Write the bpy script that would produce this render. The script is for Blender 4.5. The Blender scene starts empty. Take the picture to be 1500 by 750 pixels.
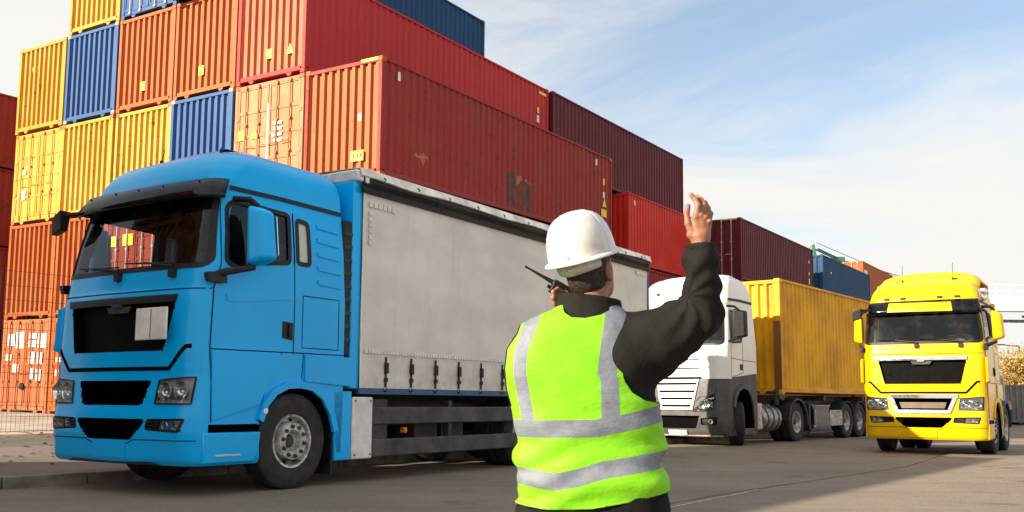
import bpy, bmesh, math, random
import numpy as np
from mathutils import Vector, Matrix, noise
random.seed(7)
C = bpy.context.scene.collection
R = math.radians
scene = bpy.context.scene

# ---------------------------------------------------------------- camera, sky, sun, exposure
cd = bpy.data.cameras.new('camera'); cam = bpy.data.objects.new('camera', cd); C.objects.link(cam)
cam.location = (0, 0, 1.0)
PITCH, ROLL = 0.1033, 0.0105
_Rx = Matrix.Rotation(math.pi/2 + PITCH, 4, 'X')
cam.matrix_world = Matrix.Translation((0, 0, 1.0)) @ _Rx @ Matrix.Rotation(ROLL, 4, 'Z')
cd.sensor_width = 36.0; cd.lens = 1424.26/1500*36.0
cd.shift_x = -(730.02-750)/1500.0
cd.shift_y = (414.72-375)/1500.0
cd.clip_start = 0.05; cd.clip_end = 3000
scene.camera = cam

SUN_EL = 22.0
SH = Vector((-0.89, -0.46, 0)).normalized()          # horizontal direction towards the sun
sd = Vector((SH.x*math.cos(R(SUN_EL)), SH.y*math.cos(R(SUN_EL)), math.sin(R(SUN_EL))))
sl = bpy.data.lights.new('sun', 'SUN'); sun = bpy.data.objects.new('sun', sl); C.objects.link(sun)
sl.energy = 5.0; sl.angle = R(0.55); sl.color = (1.0, 0.85, 0.66)
sun.rotation_euler = sd.to_track_quat('Z', 'Y').to_euler()
SKY_STRENGTH = 0.092
EXPOSURE = 1.12

w = bpy.data.worlds.new('World'); scene.world = w; w.use_nodes = True
nt = w.node_tree; N = nt.nodes; Lk = nt.links; N.clear()
out = N.new('ShaderNodeOutputWorld'); bg = N.new('ShaderNodeBackground'); bg.inputs[1].default_value = SKY_STRENGTH
sky = N.new('ShaderNodeTexSky'); sky.sky_type = 'NISHITA'; sky.sun_disc = False
sky.sun_elevation = R(SUN_EL); sky.sun_rotation = math.atan2(SH.x, SH.y)
sky.air_density = 1.0; sky.dust_density = 1.2; sky.ozone_density = 1.6
tc = N.new('ShaderNodeTexCoord'); sep = N.new('ShaderNodeSeparateXYZ'); Lk.new(tc.outputs['Generated'], sep.inputs[0])
def wmath(op, a, b=None, clamp=False):
    n = N.new('ShaderNodeMath'); n.operation = op; n.use_clamp = clamp
    for i, v in enumerate((a, b)):
        if v is None: continue
        if isinstance(v, (int, float)): n.inputs[i].default_value = v
        else: Lk.new(v, n.inputs[i])
    return n.outputs[0]
# project the view direction on a cloud layer
zc = wmath('MAXIMUM', wmath('ADD', sep.outputs[2], 0.12), 0.02)
comb = N.new('ShaderNodeCombineXYZ')
Lk.new(wmath('DIVIDE', sep.outputs[0], zc), comb.inputs[0]); Lk.new(wmath('DIVIDE', sep.outputs[1], zc), comb.inputs[1])
mp = N.new('ShaderNodeMapping'); Lk.new(comb.outputs[0], mp.inputs[0])
mp.inputs['Location'].default_value = (3.4, 1.7, 0); mp.inputs['Rotation'].default_value = (0, 0, R(50)); mp.inputs['Scale'].default_value = (0.42, 0.9, 1)
n1 = N.new('ShaderNodeTexNoise'); n1.inputs['Scale'].default_value = 1.1; n1.inputs['Detail'].default_value = 9; n1.inputs['Roughness'].default_value = 0.62; n1.inputs['Distortion'].default_value = 0.9
Lk.new(mp.outputs[0], n1.inputs['Vector'])
n2 = N.new('ShaderNodeTexNoise'); n2.inputs['Scale'].default_value = 0.33; n2.inputs['Detail'].default_value = 3
Lk.new(mp.outputs[0], n2.inputs['Vector'])
# more cover near the horizon
low = wmath('SUBTRACT', 0.40, sep.outputs[2]); low = wmath('MULTIPLY', low, 0.80)
cov = wmath('ADD', wmath('ADD', wmath('MULTIPLY', n1.outputs[0], 0.75), wmath('MULTIPLY', n2.outputs[0], 0.35)), low)
leftc = wmath('MULTIPLY', wmath('MAXIMUM', wmath('SUBTRACT', wmath('MULTIPLY', sep.outputs[0], -1.0), 0.25), 0.0), 0.6)
cov = wmath('ADD', cov, leftc)
mr = N.new('ShaderNodeMapRange'); mr.interpolation_type = 'SMOOTHSTEP'; mr.inputs['From Min'].default_value = 0.47; mr.inputs['From Max'].default_value = 0.76
Lk.new(cov, mr.inputs['Value'])
hz = N.new('ShaderNodeMix'); hz.data_type = 'RGBA'      # thin veil over the blue
hz.inputs['Factor'].default_value = 0.16; Lk.new(sky.outputs[0], hz.inputs['A']); hz.inputs['B'].default_value = (4.7, 4.9, 5.0, 1)
# cloud brightened overhead and behind the camera, unseen, added as fill light
def wsm(v, a, b):
    n = N.new('ShaderNodeMapRange'); n.interpolation_type = 'SMOOTHSTEP'; n.inputs['From Min'].default_value = a; n.inputs['From Max'].default_value = b; Lk.new(v, n.inputs['Value']); return n.outputs[0]
behind = wsm(wmath('MULTIPLY', sep.outputs[1], -1.0), -0.15, 0.45)
over = wsm(sep.outputs[2], 0.52, 0.85)
bm_ = wmath('MULTIPLY', wmath('MAXIMUM', behind, over), wmath('ADD', wmath('MULTIPLY', wsm(n1.outputs[0], .35, .6), 0.5), 0.5))
mx = N.new('ShaderNodeMix'); mx.data_type = 'RGBA'
Lk.new(wmath('MAXIMUM', mr.outputs[0], wmath('MULTIPLY', bm_, 0.9)), mx.inputs['Factor']); Lk.new(hz.outputs['Result'], mx.inputs['A']); bc = N.new('ShaderNodeMix'); bc.data_type = 'RGBA'; Lk.new(bm_, bc.inputs['Factor']); bc.inputs['A'].default_value = (4.75, 4.66, 4.45, 1); bc.inputs['B'].default_value = (5.9, 5.5, 5.05, 1); Lk.new(bc.outputs['Result'], mx.inputs['B'])
Lk.new(mx.outputs['Result'], bg.inputs[0]); Lk.new(bg.outputs[0], out.inputs[0])
vs = scene.view_settings; vs.view_transform = 'Standard'; vs.look = 'None'; vs.gamma = 1; vs.use_curve_mapping = False; vs.exposure = EXPOSURE

# ---------------------------------------------------------------- node helpers and materials
def nmat(name):
    m = bpy.data.materials.new(name); m.use_nodes = True
    return m, m.node_tree.nodes, m.node_tree.links, m.node_tree.nodes['Principled BSDF']
def nd(N, t, **kw):
    n = N.new(t)
    for k, v in kw.items(): setattr(n, k, v)
    return n
def mathn(N, L, op, a, b=None, c=None, clamp=False):
    n = N.new('ShaderNodeMath'); n.operation = op; n.use_clamp = clamp
    for i, v in enumerate((a, b, c)):
        if v is None: continue
        if isinstance(v, (int, float)): n.inputs[i].default_value = v
        else: L.new(v, n.inputs[i])
    return n.outputs[0]
def mixc(N, L, f, a, b, blend='MIX'):
    n = N.new('ShaderNodeMix'); n.data_type = 'RGBA'; n.blend_type = blend
    for k, v in (('Factor', f), ('A', a), ('B', b)):
        s = n.inputs[k]
        if isinstance(v, (int, float)): s.default_value = v
        elif isinstance(v, tuple): s.default_value = (*v[:3], 1)
        else: L.new(v, s)
    return n.outputs['Result']
def ramp(N, L, v, a, b):
    n = N.new('ShaderNodeMapRange'); n.inputs['From Min'].default_value = a; n.inputs['From Max'].default_value = b; n.interpolation_type = 'SMOOTHSTEP'
    L.new(v, n.inputs['Value']); return n.outputs[0]
def noisen(N, L, vec, scale, detail=4, rough=.5, sc=None, loc=None):
    if sc or loc:
        m = N.new('ShaderNodeMapping'); L.new(vec, m.inputs[0])
        if sc: m.inputs['Scale'].default_value = sc
        if loc: m.inputs['Location'].default_value = loc
        vec = m.outputs[0]
    n = N.new('ShaderNodeTexNoise'); n.inputs['Scale'].default_value = scale; n.inputs['Detail'].default_value = detail; n.inputs['Roughness'].default_value = rough
    L.new(vec, n.inputs['Vector']); return n.outputs[0]
def bump(N, L, bs, h, strength=.3, dist=.01):
    b = N.new('ShaderNodeBump'); b.inputs['Strength'].default_value = strength; b.inputs['Distance'].default_value = dist
    L.new(h, b.inputs['Height']); L.new(b.outputs[0], bs.inputs['Normal'])
MC = {}
def simple(name, col, rough=.5, metal=0, var=.12, scale=6, bmp=0, coat=0, spec=.5):
    if name in MC: return MC[name]
    m, N, L, b = nmat(name)
    tc = N.new('ShaderNodeTexCoord')
    n = noisen(N, L, tc.outputs['Object'], scale, 6, .6)
    dk = tuple(c*(1-var*1.6) for c in col); lt = tuple(min(1, c*(1+var)) for c in col)
    L.new(mixc(N, L, ramp(N, L, n, .3, .7), dk, lt), b.inputs['Base Color'])
    n2 = noisen(N, L, tc.outputs['Object'], scale*3, 4, .6)
    L.new(mathn(N, L, 'ADD', mathn(N, L, 'MULTIPLY', n2, .25), max(0.02, rough-.12)), b.inputs['Roughness'])
    b.inputs['Metallic'].default_value = metal; b.inputs['Coat Weight'].default_value = coat; b.inputs['Coat Roughness'].default_value = .06
    b.inputs['Specular IOR Level'].default_value = spec
    if bmp: bump(N, L, b, noisen(N, L, tc.outputs['Object'], scale*8, 5, .6), bmp, .004)
    MC[name] = m; return m
def paint(name, col, dirt=.25, dirtcol=(.09, .08, .07), coat=.8, rough=.32):
    """vehicle paint with road film that thickens at the bottom of the bodywork in streaks and splashes"""
    if name in MC: return MC[name]
    m, N, L, b = nmat(name); tc = N.new('ShaderNodeTexCoord'); v = tc.outputs['Object']
    sp = N.new('ShaderNodeSeparateXYZ'); L.new(v, sp.inputs[0])
    g = mathn(N, L, 'SUBTRACT', 1.0, ramp(N, L, sp.outputs[2], .2, 1.3))
    n = noisen(N, L, v, 5, 8, .65); st = noisen(N, L, v, 3, 4, .6, sc=(7, 7, .6))
    a = mathn(N, L, 'MULTIPLY', ramp(N, L, n, .42, .75), mathn(N, L, 'ADD', mathn(N, L, 'MULTIPLY', g, .9), .18))
    a = mathn(N, L, 'ADD', a, mathn(N, L, 'MULTIPLY', ramp(N, L, st, .55, .8), .2))
    a = mathn(N, L, 'MULTIPLY', a, dirt, clamp=True)
    big = noisen(N, L, v, .9, 3)
    c = mixc(N, L, ramp(N, L, big, .3, .7), tuple(x*.93 for x in col), tuple(min(1, x*1.05) for x in col))
    L.new(mixc(N, L, a, c, dirtcol), b.inputs['Base Color'])
    L.new(mathn(N, L, 'ADD', mathn(N, L, 'MULTIPLY', a, .4), rough), b.inputs['Roughness'])
    b.inputs['Coat Weight'].default_value = coat; b.inputs['Coat Roughness'].default_value = .04; b.inputs['Specular IOR Level'].default_value = .25
    bump(N, L, b, noisen(N, L, v, 2.2, 2), .06, .02)
    MC[name] = m; return m
def container_paint(name, col, rust=.3, fade=.2, rustcol=(.13, .045, .02), fadecol=None):
    if name in MC: return MC[name]
    m, N, L, b = nmat(name); tc = N.new('ShaderNodeTexCoord'); oi = N.new('ShaderNodeObjectInfo')
    ad = N.new('ShaderNodeVectorMath'); ad.operation = 'ADD'
    sc = N.new('ShaderNodeVectorMath'); sc.operation = 'SCALE'; sc.inputs[0].default_value = (37, 19, 11); L.new(oi.outputs['Random'], sc.inputs['Scale'])
    L.new(tc.outputs['Object'], ad.inputs[0]); L.new(sc.outputs[0], ad.inputs[1]); v = ad.outputs[0]
    fadecol = fadecol or tuple(min(1, x*.75+.16) for x in col)
    big = noisen(N, L, v, .8, 5, .6); streak = noisen(N, L, v, 1.0, 5, .7, sc=(5.5, 5.5, .35)); fine = noisen(N, L, v, 5, 8, .72)
    c = mixc(N, L, mathn(N, L, 'MULTIPLY', ramp(N, L, big, .35, .75), fade), col, fadecol)
    c = mixc(N, L, mathn(N, L, 'MULTIPLY', ramp(N, L, streak, .45, .8), .35), c, tuple(x*.62 for x in col))
    rm = mathn(N, L, 'MULTIPLY', ramp(N, L, fine, .62-.10*rust, .74-.06*rust), ramp(N, L, noisen(N, L, v, 1.7, 5, .65), .52-.18*rust, .68-.1*rust))
    rs = mathn(N, L, 'MULTIPLY', ramp(N, L, noisen(N, L, v, 1.3, 6, .7, sc=(9, 9, .5)), .60-.05*rust, .78-.1*rust), rust)
    c = mixc(N, L, mathn(N, L, 'MULTIPLY', rs, .8, clamp=True), c, tuple(.5*x+.5*y for x, y in zip(rustcol, col)))
    c = mixc(N, L, rm, c, rustcol)
    L.new(c, b.inputs['Base Color'])
    L.new(mathn(N, L, 'ADD', mathn(N, L, 'MULTIPLY', fine, .25), .42), b.inputs['Roughness']); b.inputs['Specular IOR Level'].default_value = .22
    bump(N, L, b, mathn(N, L, 'ADD', fine, mathn(N, L, 'MULTIPLY', noisen(N, L, v, 2.5, 3), 2.5)), .22, .012)
    MC[name] = m; return m
M = {}
M['black'] = simple('black_plastic', (.013, .013, .014), .5, var=.2, scale=9, spec=.3)
M['void'] = simple('dark_recess', (.004, .004, .0045), .95, var=.2, spec=.05)
M['rubber'] = simple('tyre_rubber', (.022, .021, .020), .78, var=.35, scale=7, bmp=.25)
M['chassis'] = simple('chassis_paint', (.035, .034, .033), .6, var=.4, scale=5, bmp=.1)
M['steel'] = simple('worn_steel', (.42, .40, .37), .42, metal=.8, var=.35, scale=9, bmp=.1)
M['galv'] = simple('galvanised_bar', (.55, .48, .42), .5, metal=.3, var=.25, scale=8)
M['rim'] = simple('painted_rim', (.50, .49, .46), .42, metal=.35, var=.35, scale=12, bmp=.08)
M['chrome'] = simple('chrome', (.75, .75, .74), .14, metal=1, var=.05)
M['white'] = simple('white_plate', (.74, .72, .67), .45, var=.12, scale=4)
M['rail_grey'] = simple('grey_guard_rail', (.06, .06, .058), .6, metal=.1, var=.35, scale=3, bmp=.08)
M['lining'] = simple('cabin_lining', (.028, .028, .030), .8, var=.3)
M['amber'] = simple('amber_lens', (.75, .20, .02), .25, var=.1)
M['red'] = simple('red_lens', (.55, .03, .02), .25, var=.1)
def glassmat(name, tint=(.8, .86, .86), mixf=.82, rough=.02, dust_glare=.06, dcol=(.35, .33, .3)):
    m, N, L, b = nmat(name); N.remove(b)
    o = N['Material Output']; t = N.new('ShaderNodeBsdfTransparent'); t.inputs[0].default_value = (*tint, 1)
    g = N.new('ShaderNodeBsdfGlossy'); g.inputs['Roughness'].default_value = rough; g.inputs['Color'].default_value = (.55, .58, .60, 1)
    fr = N.new('ShaderNodeFresnel'); fr.inputs[0].default_value = 1.5
    tc = N.new('ShaderNodeTexCoord'); d = N.new('ShaderNodeBsdfDiffuse'); d.inputs[0].default_value = (*dcol, 1)
    mx = N.new('ShaderNodeMixShader'); L.new(mathn(N, L, 'ADD', mathn(N, L, 'MULTIPLY', fr.outputs[0], .9), .02, clamp=True), mx.inputs[0]); L.new(t.outputs[0], mx.inputs[1]); L.new(g.outputs[0], mx.inputs[2])
    m2 = N.new('ShaderNodeMixShader'); L.new(mathn(N, L, 'MULTIPLY', ramp(N, L, noisen(N, L, tc.outputs['Object'], 3, 6, .7), .45, .8), dust_glare) if dust_glare < .1 else mathn(N, L, 'ADD', mathn(N, L, 'MULTIPLY', noisen(N, L, tc.outputs['Object'], 2, 6, .7), dust_glare*.8), dust_glare*.4), m2.inputs[0])
    L.new(mx.outputs[0], m2.inputs[1]); L.new(d.outputs[0], m2.inputs[2]); L.new(m2.outputs[0], o.inputs[0]); return m
M['glass'] = glassmat('window_glass')
M['darkglass'] = glassmat('tinted_glass', (.16, .19, .20))
M['smoke'] = glassmat('smoked_visor', (.10, .10, .11), rough=.08)
M['tarp'] = simple('white_roof_tarpaulin', (.84, .81, .76), .5, var=.25, scale=3, bmp=.3)
M['glare_glass'] = glassmat('side_glass_painted_glare', (.5, .52, .5), rough=.05, dust_glare=1.1, dcol=(.62, .66, .60))  # pale diffuse colour stands for light reflected in and seen through this window
M['lens'] = glassmat('clear_lens', (.93, .95, .96), rough=.03)

# ---------------------------------------------------------------- mesh helpers
def tag(o, label=None, cat=None, group=None, kind=None):
    if label: o['label'] = label
    if cat: o['category'] = cat
    if group: o['group'] = group
    if kind: o['kind'] = kind
    return o
def empty(name, loc=(0, 0, 0), mat=None):
    o = bpy.data.objects.new(name, None); C.objects.link(o); o.empty_display_size = .2
    if mat is not None: o.matrix_world = mat
    else: o.location = loc
    return o
class MB:
    def __init__(s): s.v = []; s.f = []; s.mi = []; s.cur = 0
    def add(s, vs, fs):
        k = len(s.v); s.v += [tuple(v) for v in vs]; s.f += [tuple(i+k for i in f) for f in fs]; s.mi += [s.cur]*len(fs); return s
    def box(s, x0, x1, y0, y1, z0, z1):
        x0, x1 = min(x0, x1), max(x0, x1); y0, y1 = min(y0, y1), max(y0, y1); z0, z1 = min(z0, z1), max(z0, z1)
        return s.add([(x0, y0, z0), (x1, y0, z0), (x1, y1, z0), (x0, y1, z0), (x0, y0, z1), (x1, y0, z1), (x1, y1, z1), (x0, y1, z1)],
              [(0, 3, 2, 1), (4, 5, 6, 7), (0, 1, 5, 4), (1, 2, 6, 5), (2, 3, 7, 6), (3, 0, 4, 7)])
    def hexa(s, p):  # 8 points, bottom loop then top loop
        return s.add(p, [(0, 3, 2, 1), (4, 5, 6, 7), (0, 1, 5, 4), (1, 2, 6, 5), (2, 3, 7, 6), (3, 0, 4, 7)])
    def prism(s, poly, axis, a, b):
        """poly: 2D points in the two other axes (order x,y,z without axis)"""
        def mk(p, t):
            q = list(p); q.insert(axis, t); return tuple(q)
        n = len(poly); vs = [mk(p, a) for p in poly]+[mk(p, b) for p in poly]
        fs = [tuple(range(n))[::-1], tuple(range(n, 2*n))]+[(i, (i+1) % n, n+(i+1) % n, n+i) for i in range(n)]
        return s.add(vs, fs)
    def tube(s, pts, r, n=8, caps=True):
        pts = [Vector(p) for p in pts]; rr = r if isinstance(r, (list, tuple)) else [r]*len(pts); vs = []; fs = []
        prev = None
        for i, p in enumerate(pts):
            d = (pts[min(i+1, len(pts)-1)]-pts[max(i-1, 0)]).normalized()
            if prev is None:
                a = d.orthogonal().normalized()
            else:
                a = (prev-d*prev.dot(d)).normalized()
            prev = a; b = d.cross(a)
            for k in range(n):
                t = 2*math.pi*k/n; vs.append(p+(a*math.cos(t)+b*math.sin(t))*rr[i])
        for i in range(len(pts)-1):
            for k in range(n):
                fs.append((i*n+k, i*n+(k+1) % n, (i+1)*n+(k+1) % n, (i+1)*n+k))
        if caps: fs += [tuple(range(n))[::-1], tuple((len(pts)-1)*n+k for k in range(n))]
        return s.add(vs, fs)
    def lathe(s, prof, c=(0, 0, 0), axis='Y', n=40, closed=False):
        """prof: (radius, offset along axis)"""
        vs = []; fs = []; m = len(prof)
        for k in range(n):
            t = 2*math.pi*k/n; ct, st = math.cos(t), math.sin(t)
            for r, h in prof:
                if axis == 'Y': vs.append((c[0]+r*ct, c[1]+h, c[2]+r*st))
                elif axis == 'Z': vs.append((c[0]+r*ct, c[1]+r*st, c[2]+h))
                else: vs.append((c[0]+h, c[1]+r*ct, c[2]+r*st))
        for k in range(n):
            k2 = (k+1) % n
            for i in range(m-1 if not closed else m):
                j = (i+1) % m; fs.append((k*m+i, k2*m+i, k2*m+j, k*m+j))
        return s.add(vs, fs)
    def quads(s, rows):
        """grid of rows of points"""
        k = len(rows[0]); vs = [p for r in rows for p in r]
        return s.add(vs, [(i*k+j, i*k+j+1, (i+1)*k+j+1, (i+1)*k+j) for i in range(len(rows)-1) for j in range(k-1)])
    def build(s, name, mat, parent=None, label=None, bevel=0, smooth=35, thick=0, fixn=True, segs=2):
        me = bpy.data.meshes.new(name); me.from_pydata(s.v, [], s.f)
        mats = mat if isinstance(mat, (list, tuple)) else [mat]
        for m in mats: me.materials.append(m)
        if len(mats) > 1: me.polygons.foreach_set('material_index', s.mi)
        if fixn:
            bm = bmesh.new(); bm.from_mesh(me); bmesh.ops.recalc_face_normals(bm, faces=bm.faces[:]); bm.to_mesh(me); bm.free()
        me.update()
        if smooth:
            me.polygons.foreach_set('use_smooth', [True]*len(me.polygons)); me.set_sharp_from_angle(angle=R(smooth))
        o = bpy.data.objects.new(name, me); C.objects.link(o)
        if parent is not None: o.parent = parent
        if label: o['label'] = label
        if bevel:
            b = o.modifiers.new('bevel', 'BEVEL'); b.width = bevel; b.segments = segs; b.limit_method = 'ANGLE'; b.angle_limit = R(40)
        if thick:
            b = o.modifiers.new('solid', 'SOLIDIFY'); b.thickness = thick; b.offset = 0
        return o
def dup_tree(o, parent=None):
    c = o.copy(); C.objects.link(c)
    if parent is not None: c.parent = parent
    for ch in list(o.children): dup_tree(ch, c)
    return c

# ---------------------------------------------------------------- ground
GA, GB = 0.0038, -0.0177
def gz(x, y):
    yy = y
    if y > 45: yy = 45+8*(1-math.exp(-(y-45)/8.0))
    xx = max(-30, min(40, x)); yy = max(yy, -12)
    return 0.0151+GA*xx+GB*yy
def axis_vals(lo, hi, near, fine, far):
    v = [x for x in np.arange(-near, near+.01, fine)]
    x = near
    st = fine
    while x < hi: st *= 1.35; x += st; v.append(min(x, hi))
    x = -near; st = fine
    while x > lo: st *= 1.35; x -= st; v.insert(0, max(x, lo))
    return v
g = MB()
xs = axis_vals(-900, 900, 30, 1.5, 0); ys = axis_vals(-200, 1500, 60, 1.5, 0)
g.quads([[(x, y, gz(x, y)) for x in xs] for y in ys])
m, N_, L_, b = nmat('asphalt'); tcn = N_.new('ShaderNodeTexCoord'); v = tcn.outputs['Object']
grain = noisen(N_, L_, v, 160, 3, .7); mid = noisen(N_, L_, v, 9, 6, .65); bigp = noisen(N_, L_, v, .35, 6, .6); streaks = noisen(N_, L_, v, .6, 5, .6, sc=(1, 1, 1))
c = mixc(N_, L_, ramp(N_, L_, bigp, .3, .7), (.215, .178, .145), (.30, .25, .20))
c = mixc(N_, L_, mathn(N_, L_, 'MULTIPLY', ramp(N_, L_, mid, .42, .75), .35), c, (.17, .145, .12))
c = mixc(N_, L_, mathn(N_, L_, 'MULTIPLY', ramp(N_, L_, grain, .45, .75), .7), c, (.50, .43, .35))
vor = N_.new('ShaderNodeTexVoronoi'); vor.inputs['Scale'].default_value = 230; L_.new(v, vor.inputs['Vector'])
c = mixc(N_, L_, mathn(N_, L_, 'MULTIPLY', ramp(N_, L_, vor.outputs['Distance'], .35, .1), .3), c, (.045, .04, .036))
track = noisen(N_, L_, v, .5, 6, .6, sc=(1, 1, 1))
mpt = N_.new('ShaderNodeMapping'); L_.new(v, mpt.inputs[0]); mpt.inputs['Rotation'].default_value = (0, 0, R(-57)); mpt.inputs['Scale'].default_value = (.06, 1.5, 1)
trk = noisen(N_, L_, mpt.outputs[0], 1.3, 6, .65)
c = mixc(N_, L_, mathn(N_, L_, 'MULTIPLY', ramp(N_, L_, trk, .48, .72), .38), c, (.12, .10, .085))
spk = noisen(N_, L_, v, 34, 4, .75)
c = mixc(N_, L_, mathn(N_, L_, 'MULTIPLY', ramp(N_, L_, spk, .62, .72), .45), c, (.09, .075, .065))
oil = noisen(N_, L_, v, 1.1, 4, .55, loc=(9, 4, 0))
c = mixc(N_, L_, mathn(N_, L_, 'MULTIPLY', ramp(N_, L_, oil, .60, .72), .5), c, (.045, .04, .037))
L_.new(c, b.inputs['Base Color']); b.inputs['Roughness'].default_value = .85; b.inputs['Specular IOR Level'].default_value = .3
g2 = noisen(N_, L_, v, 42, 3, .8); c = mixc(N_, L_, mathn(N_, L_, 'MULTIPLY', ramp(N_, L_, g2, .52, .66), .55), c, (.12, .10, .085)); c = mixc(N_, L_, mathn(N_, L_, 'MULTIPLY', ramp(N_, L_, noisen(N_, L_, v, 55, 2, .7, loc=(5, 2, 0)), .56, .68), .5), c, (.46, .40, .33))
L_.new(c, b.inputs['Base Color'])
bump(N_, L_, b, mathn(N_, L_, 'ADD', grain, mathn(N_, L_, 'ADD', g2, vor.outputs['Distance'])), .8, .01)
M['asphalt'] = m
tag(g.build('road', M['asphalt'], smooth=180), kind='structure')

# kerb line and the raised pavement and yard behind it
KP = Vector((-5.35, 10.72)); KD = Vector((.600, .800)).normalized()
KN = Vector((-KD.y, KD.x))
def kpt(s, t): p = KP+KD*s+KN*t; return p.x, p.y
def padz(x, y, t):
    k = min(1, max(0, t/4.2)); k = k*k*(3-2*k)
    return (gz(x, y)+.13)*(1-k)+0.0*k
SS = list(np.arange(-30, 90, 1.5))
TT = [0.16, .5, 1, 1.6, 2.2, 2.8, 3.4, 4.2, 5.0, 6.9]
def pad_surface(ts, dz=0):
    rows = []
    for t in ts:
        rows.append([(*kpt(s, t), padz(*kpt(s, t), t)+dz) for s in SS])
    return rows
m, N_, L_, b = nmat('pavement_asphalt'); tcn = N_.new('ShaderNodeTexCoord'); v = tcn.outputs['Object']
grain = noisen(N_, L_, v, 120, 3, .7); bigp = noisen(N_, L_, v, .6, 6, .6)
c = mixc(N_, L_, ramp(N_, L_, bigp, .3, .7), (.12, .105, .092), (.17, .15, .13)); c = mixc(N_, L_, mathn(N_, L_, 'MULTIPLY', ramp(N_, L_, grain, .45, .8), .45), c, (.17, .15, .13))
L_.new(c, b.inputs['Base Color']); b.inputs['Roughness'].default_value = .9; bump(N_, L_, b, grain, .5, .006); M['pave'] = m
M['concrete'] = simple('yard_concrete', (.38, .34, .29), .85, var=.22, scale=.8, bmp=.3)
M['kerb'] = simple('kerb_stone', (.22, .20, .175), .8, var=.3, scale=2.5, bmp=.5)
tag(MB().quads(pad_surface(TT)).build('pavement', M['pave'], smooth=180), kind='structure')
yd = MB(); rows = []
for t in [6.9, 8, 14, 30, 60, 200]: rows.append([(*kpt(s, t), -0.004 if t > 7 else padz(*kpt(s, t), t)) for s in [-160, -60]+SS+[140, 300]])
yd.quads(rows); tag(yd.build('container_yard_slab', M['concrete'], smooth=180), kind='structure')
kb = MB(); gap = .008
s0 = -30
while s0 < 88:
    a = s0+gap; e = s0+1.0-gap
    q = [kpt(a, 0), kpt(e, 0), kpt(e, .158), kpt(a, .158)]; j = random.uniform(-.006, .006)
    qt = [kpt(a, .02), kpt(e, .02), kpt(e, .158), kpt(a, .158)]
    kb.hexa([(*p, gz(*p)-.1) for p in q]+[(*p, gz(*p)+.13+j) for p in qt]); s0 += 1.0
tag(kb.build('kerb', M['kerb'], bevel=.012), kind='structure')
# a long tar joint across the road
def road_strip(name, pts, wd, mat, lift=.004, jit=.0):
    b_ = MB(); rows = [[], []]
    dense = []
    for (x0, y0), (x1, y1) in zip(pts[:-1], pts[1:]):
        n = max(2, int(math.hypot(x1-x0, y1-y0)/.25))
        dense += [(x0+(x1-x0)*i/n, y0+(y1-y0)*i/n) for i in range(n)]
    dense.append(pts[-1])
    for i, (x, y) in enumerate(dense):
        j = min(i+1, len(dense)-1); k = max(i-1, 0); d = Vector((dense[j][0]-dense[k][0], dense[j][1]-dense[k][1])).normalized(); n_ = Vector((-d.y, d.x))
        w_ = wd*(1+random.uniform(-jit, jit)); o_ = random.uniform(-jit, jit)*wd
        for rr, sg in ((rows[0], -1), (rows[1], 1)):
            px, py = x+n_.x*(sg*w_/2+o_), y+n_.y*(sg*w_/2+o_); rr.append((px, py, gz(px, py)+lift))
    b_.quads(rows); return b_.build(name, mat, smooth=180)
M['tar'] = simple('tar_joint', (.025, .023, .021), .6, var=.3, scale=20)
M['line'] = simple('pale_strip', (.42, .40, .36), .7, var=.35, scale=14)
tag(road_strip('road_joint', [(-.8, 6.4), (.6, 8.2), (1.1, 8.9), (2.6, 10.9), (6.5, 15.6), (9.5, 20.5)], .022, M['tar'], jit=.5), kind='structure')
tag(road_strip('pale_road_strip', [(1.55, 9.2), (2.35, 10.35), (3.0, 11.3)], .035, M['line'], jit=.4), kind='structure')  # thin pale strips laid on the asphalt
tag(road_strip('pale_road_strip', [(7.4, 15.2), (11.5, 17.9)], .05, M['line'], jit=.4), kind='structure')

# ---------------------------------------------------------------- shipping containers
SO_ = Vector((-2.762, 22.0394, 0)); SY = 1.0008
SU = Vector((math.cos(SY), math.sin(SY), 0)); SW = Vector((-SU.y, SU.x, 0))
Z = [0, 2.8306, 5.7667, 8.64, 11.418, 14.3]; WP = 2.4809
CW = 2.438
M['seal'] = simple('door_rubber', (.03, .028, .026), .8)
M['yellow_st'] = simple('yellow_sticker', (.85, .58, .0), .5, var=.05)
M['white_st'] = simple('white_sticker', (.75, .73, .68), .5, var=.1)
M['black_st'] = simple('black_sticker', (.02, .02, .02), .5)
M['rustm'] = simple('bare_rust', (.12, .045, .022), .85, var=.45, scale=9, bmp=.3)
M['patch'] = simple('touched_up_paint', (.10, .028, .022), .6, var=.3, scale=5)
_cm = {}
def wave(a, b, n, d):
    """trapezoid corrugation between a and b: list of (t, depth)"""
    p = (b-a)/n; r = []
    for i in range(n):
        s = a+i*p; r += [(s, 0), (s+p*.36, 0), (s+p*.52, d), (s+p*.84, d)]
    return r+[(b, 0)]
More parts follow.
